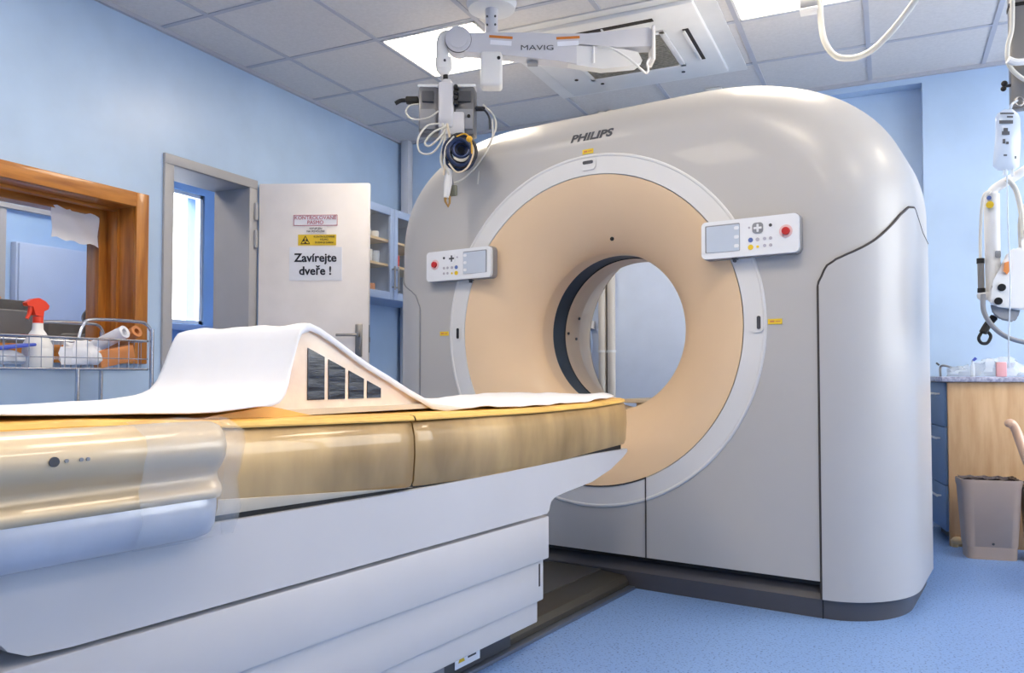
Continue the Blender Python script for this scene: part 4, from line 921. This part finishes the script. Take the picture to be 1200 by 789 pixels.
part('crossbar', MB().cyl((X1+.012, 2.12, .755), (X1+.012, Y1+.01, .755), .004, seg=8), M_chrome, ct)
# spray bottle
sx, sy, sz = -3.03, 2.035, .90
sb = thing('spray_bottle', 'white spray bottle with red trigger head standing in the wire basket', 'spray bottle', W, (sx, sy, sz))
part('bottle', MB().lathe([(0, sz), (.052, sz), (.055, sz+.02), (.052, sz+.09), (.030, sz+.135), (.020, sz+.15), (.018, sz+.185)], (sx, sy, 0), 'z', 28), M_white, sb)
part('collar', MB().cyl((sx, sy, sz+.175), (sx, sy, sz+.20), .019, seg=20), M_reds, sb)
tgp = [(-.055, .252), (-.05, .240), (-.028, .238), (-.018, .205), (.014, .200), (.016, .222), (.034, .232), (.038, .246), (.022, .262), (-.005, .274), (-.03, .268)]
part('trigger_head', MB().prism(tgp, lambda y, z: (sx-.014, sy+y, sz+z), lambda y, z: (sx+.014, sy+y, sz+z)), M_reds, sb)
part('trigger', MB().tube(smooth([(sx, sy-.03, sz+.242), (sx, sy-.034, sz+.215), (sx, sy-.045, sz+.190)], 5), [.009]*6+[.007]*5, 8), M_reds, sb)
def roll(p0, p1, r_, m, label, mc):
    t = thing('paper_roll', label, 'paper roll', W, p0); p0 = Vector(p0); p1 = Vector(p1); d = (p1-p0).normalized()
    u = d.orthogonal().normalized(); w_ = d.cross(u); mb = MB()
    prf = [(r_*.5, .03), (r_*.5, 0), (r_, 0), (r_, (p1-p0).length), (0.001, (p1-p0).length)]
    rg = [[mb.b.verts.new(p0+d*a+(u*cos(2*pi*k/28)+w_*sin(2*pi*k/28))*rr) for k in range(28)] for rr, a in prf]
    for i in range(len(rg)-1):
        for k in range(28): mb.b.faces.new((rg[i][k], rg[i][(k+1) % 28], rg[i+1][(k+1) % 28], rg[i+1][k]))
    part('roll', mb, m, t)
    mb = MB().cyl(p0+d*.028, p0+d*.03, r_*.5, seg=20); part('core', mb, mc, t)
roll((-2.955, 2.370, 1.056), (-3.19, 2.33, .96), .028, M_paper, 'white paper roll lying in the basket, tilted up to the right', M_grey)
roll((-2.96, 2.436, 1.062), (-3.19, 2.425, .965), .026, M_kraft, 'orange-brown roll beside the white roll in the basket', M_ink)
blob('crumpled_paper', (-3.0, 2.20, .945), .072, (.8, 1.2, .9), M_paper, 'crumpled white paper in the middle of the wire basket', 'paper', .18)
solo('kraft_box', MB().box((-3.0, 2.25, .915), (-2.95, 2.42, .985), .004, rot=Matrix.Rotation(R(12), 3, 'X')), M_kraft, 'orange-brown cardboard box under the rolls in the basket', 'box')
blob('tissue_packet', (-2.99, 1.86, .93), .065, (.9, 1.5, .6), M_clearish, 'pale plastic packet at the left end of the wire basket', 'packet', .1)
solo('blue_packet', MB().box((-3.05, 1.84, .972), (-2.95, 1.98, .984), .004, rot=Matrix.Rotation(R(8), 3, 'X')), M_pkblue, 'blue flat packet on top of the pale packet in the basket', 'packet')

# ================================================================== LIGHT, CAMERA
w = bpy.data.worlds.new('daylight'); bpy.context.scene.world = w; w.use_nodes = True
w.node_tree.nodes['Background'].inputs[0].default_value = (.92, .96, 1, 1); w.node_tree.nodes['Background'].inputs[1].default_value = 4.2
cam = bpy.data.cameras.new('camera'); co_ = bpy.data.objects.new('camera', cam); col.objects.link(co_)
co_.location = CAM; co_.rotation_euler = (R(90)+PIT, 0, YAW); cam.sensor_width = 36; cam.lens = FPX/1200*36; cam.shift_y = 16/1200; cam.clip_start = .05
sc = bpy.context.scene; sc.camera = co_
sc.view_settings.view_transform = 'Standard'; sc.view_settings.look = 'None'; sc.view_settings.gamma = 1; sc.view_settings.use_curve_mapping = False
sc.view_settings.exposure = .99
sc.cycles.use_denoising = True; sc.cycles.max_bounces = 10; sc.cycles.diffuse_bounces = 6; sc.cycles.transparent_max_bounces = 16
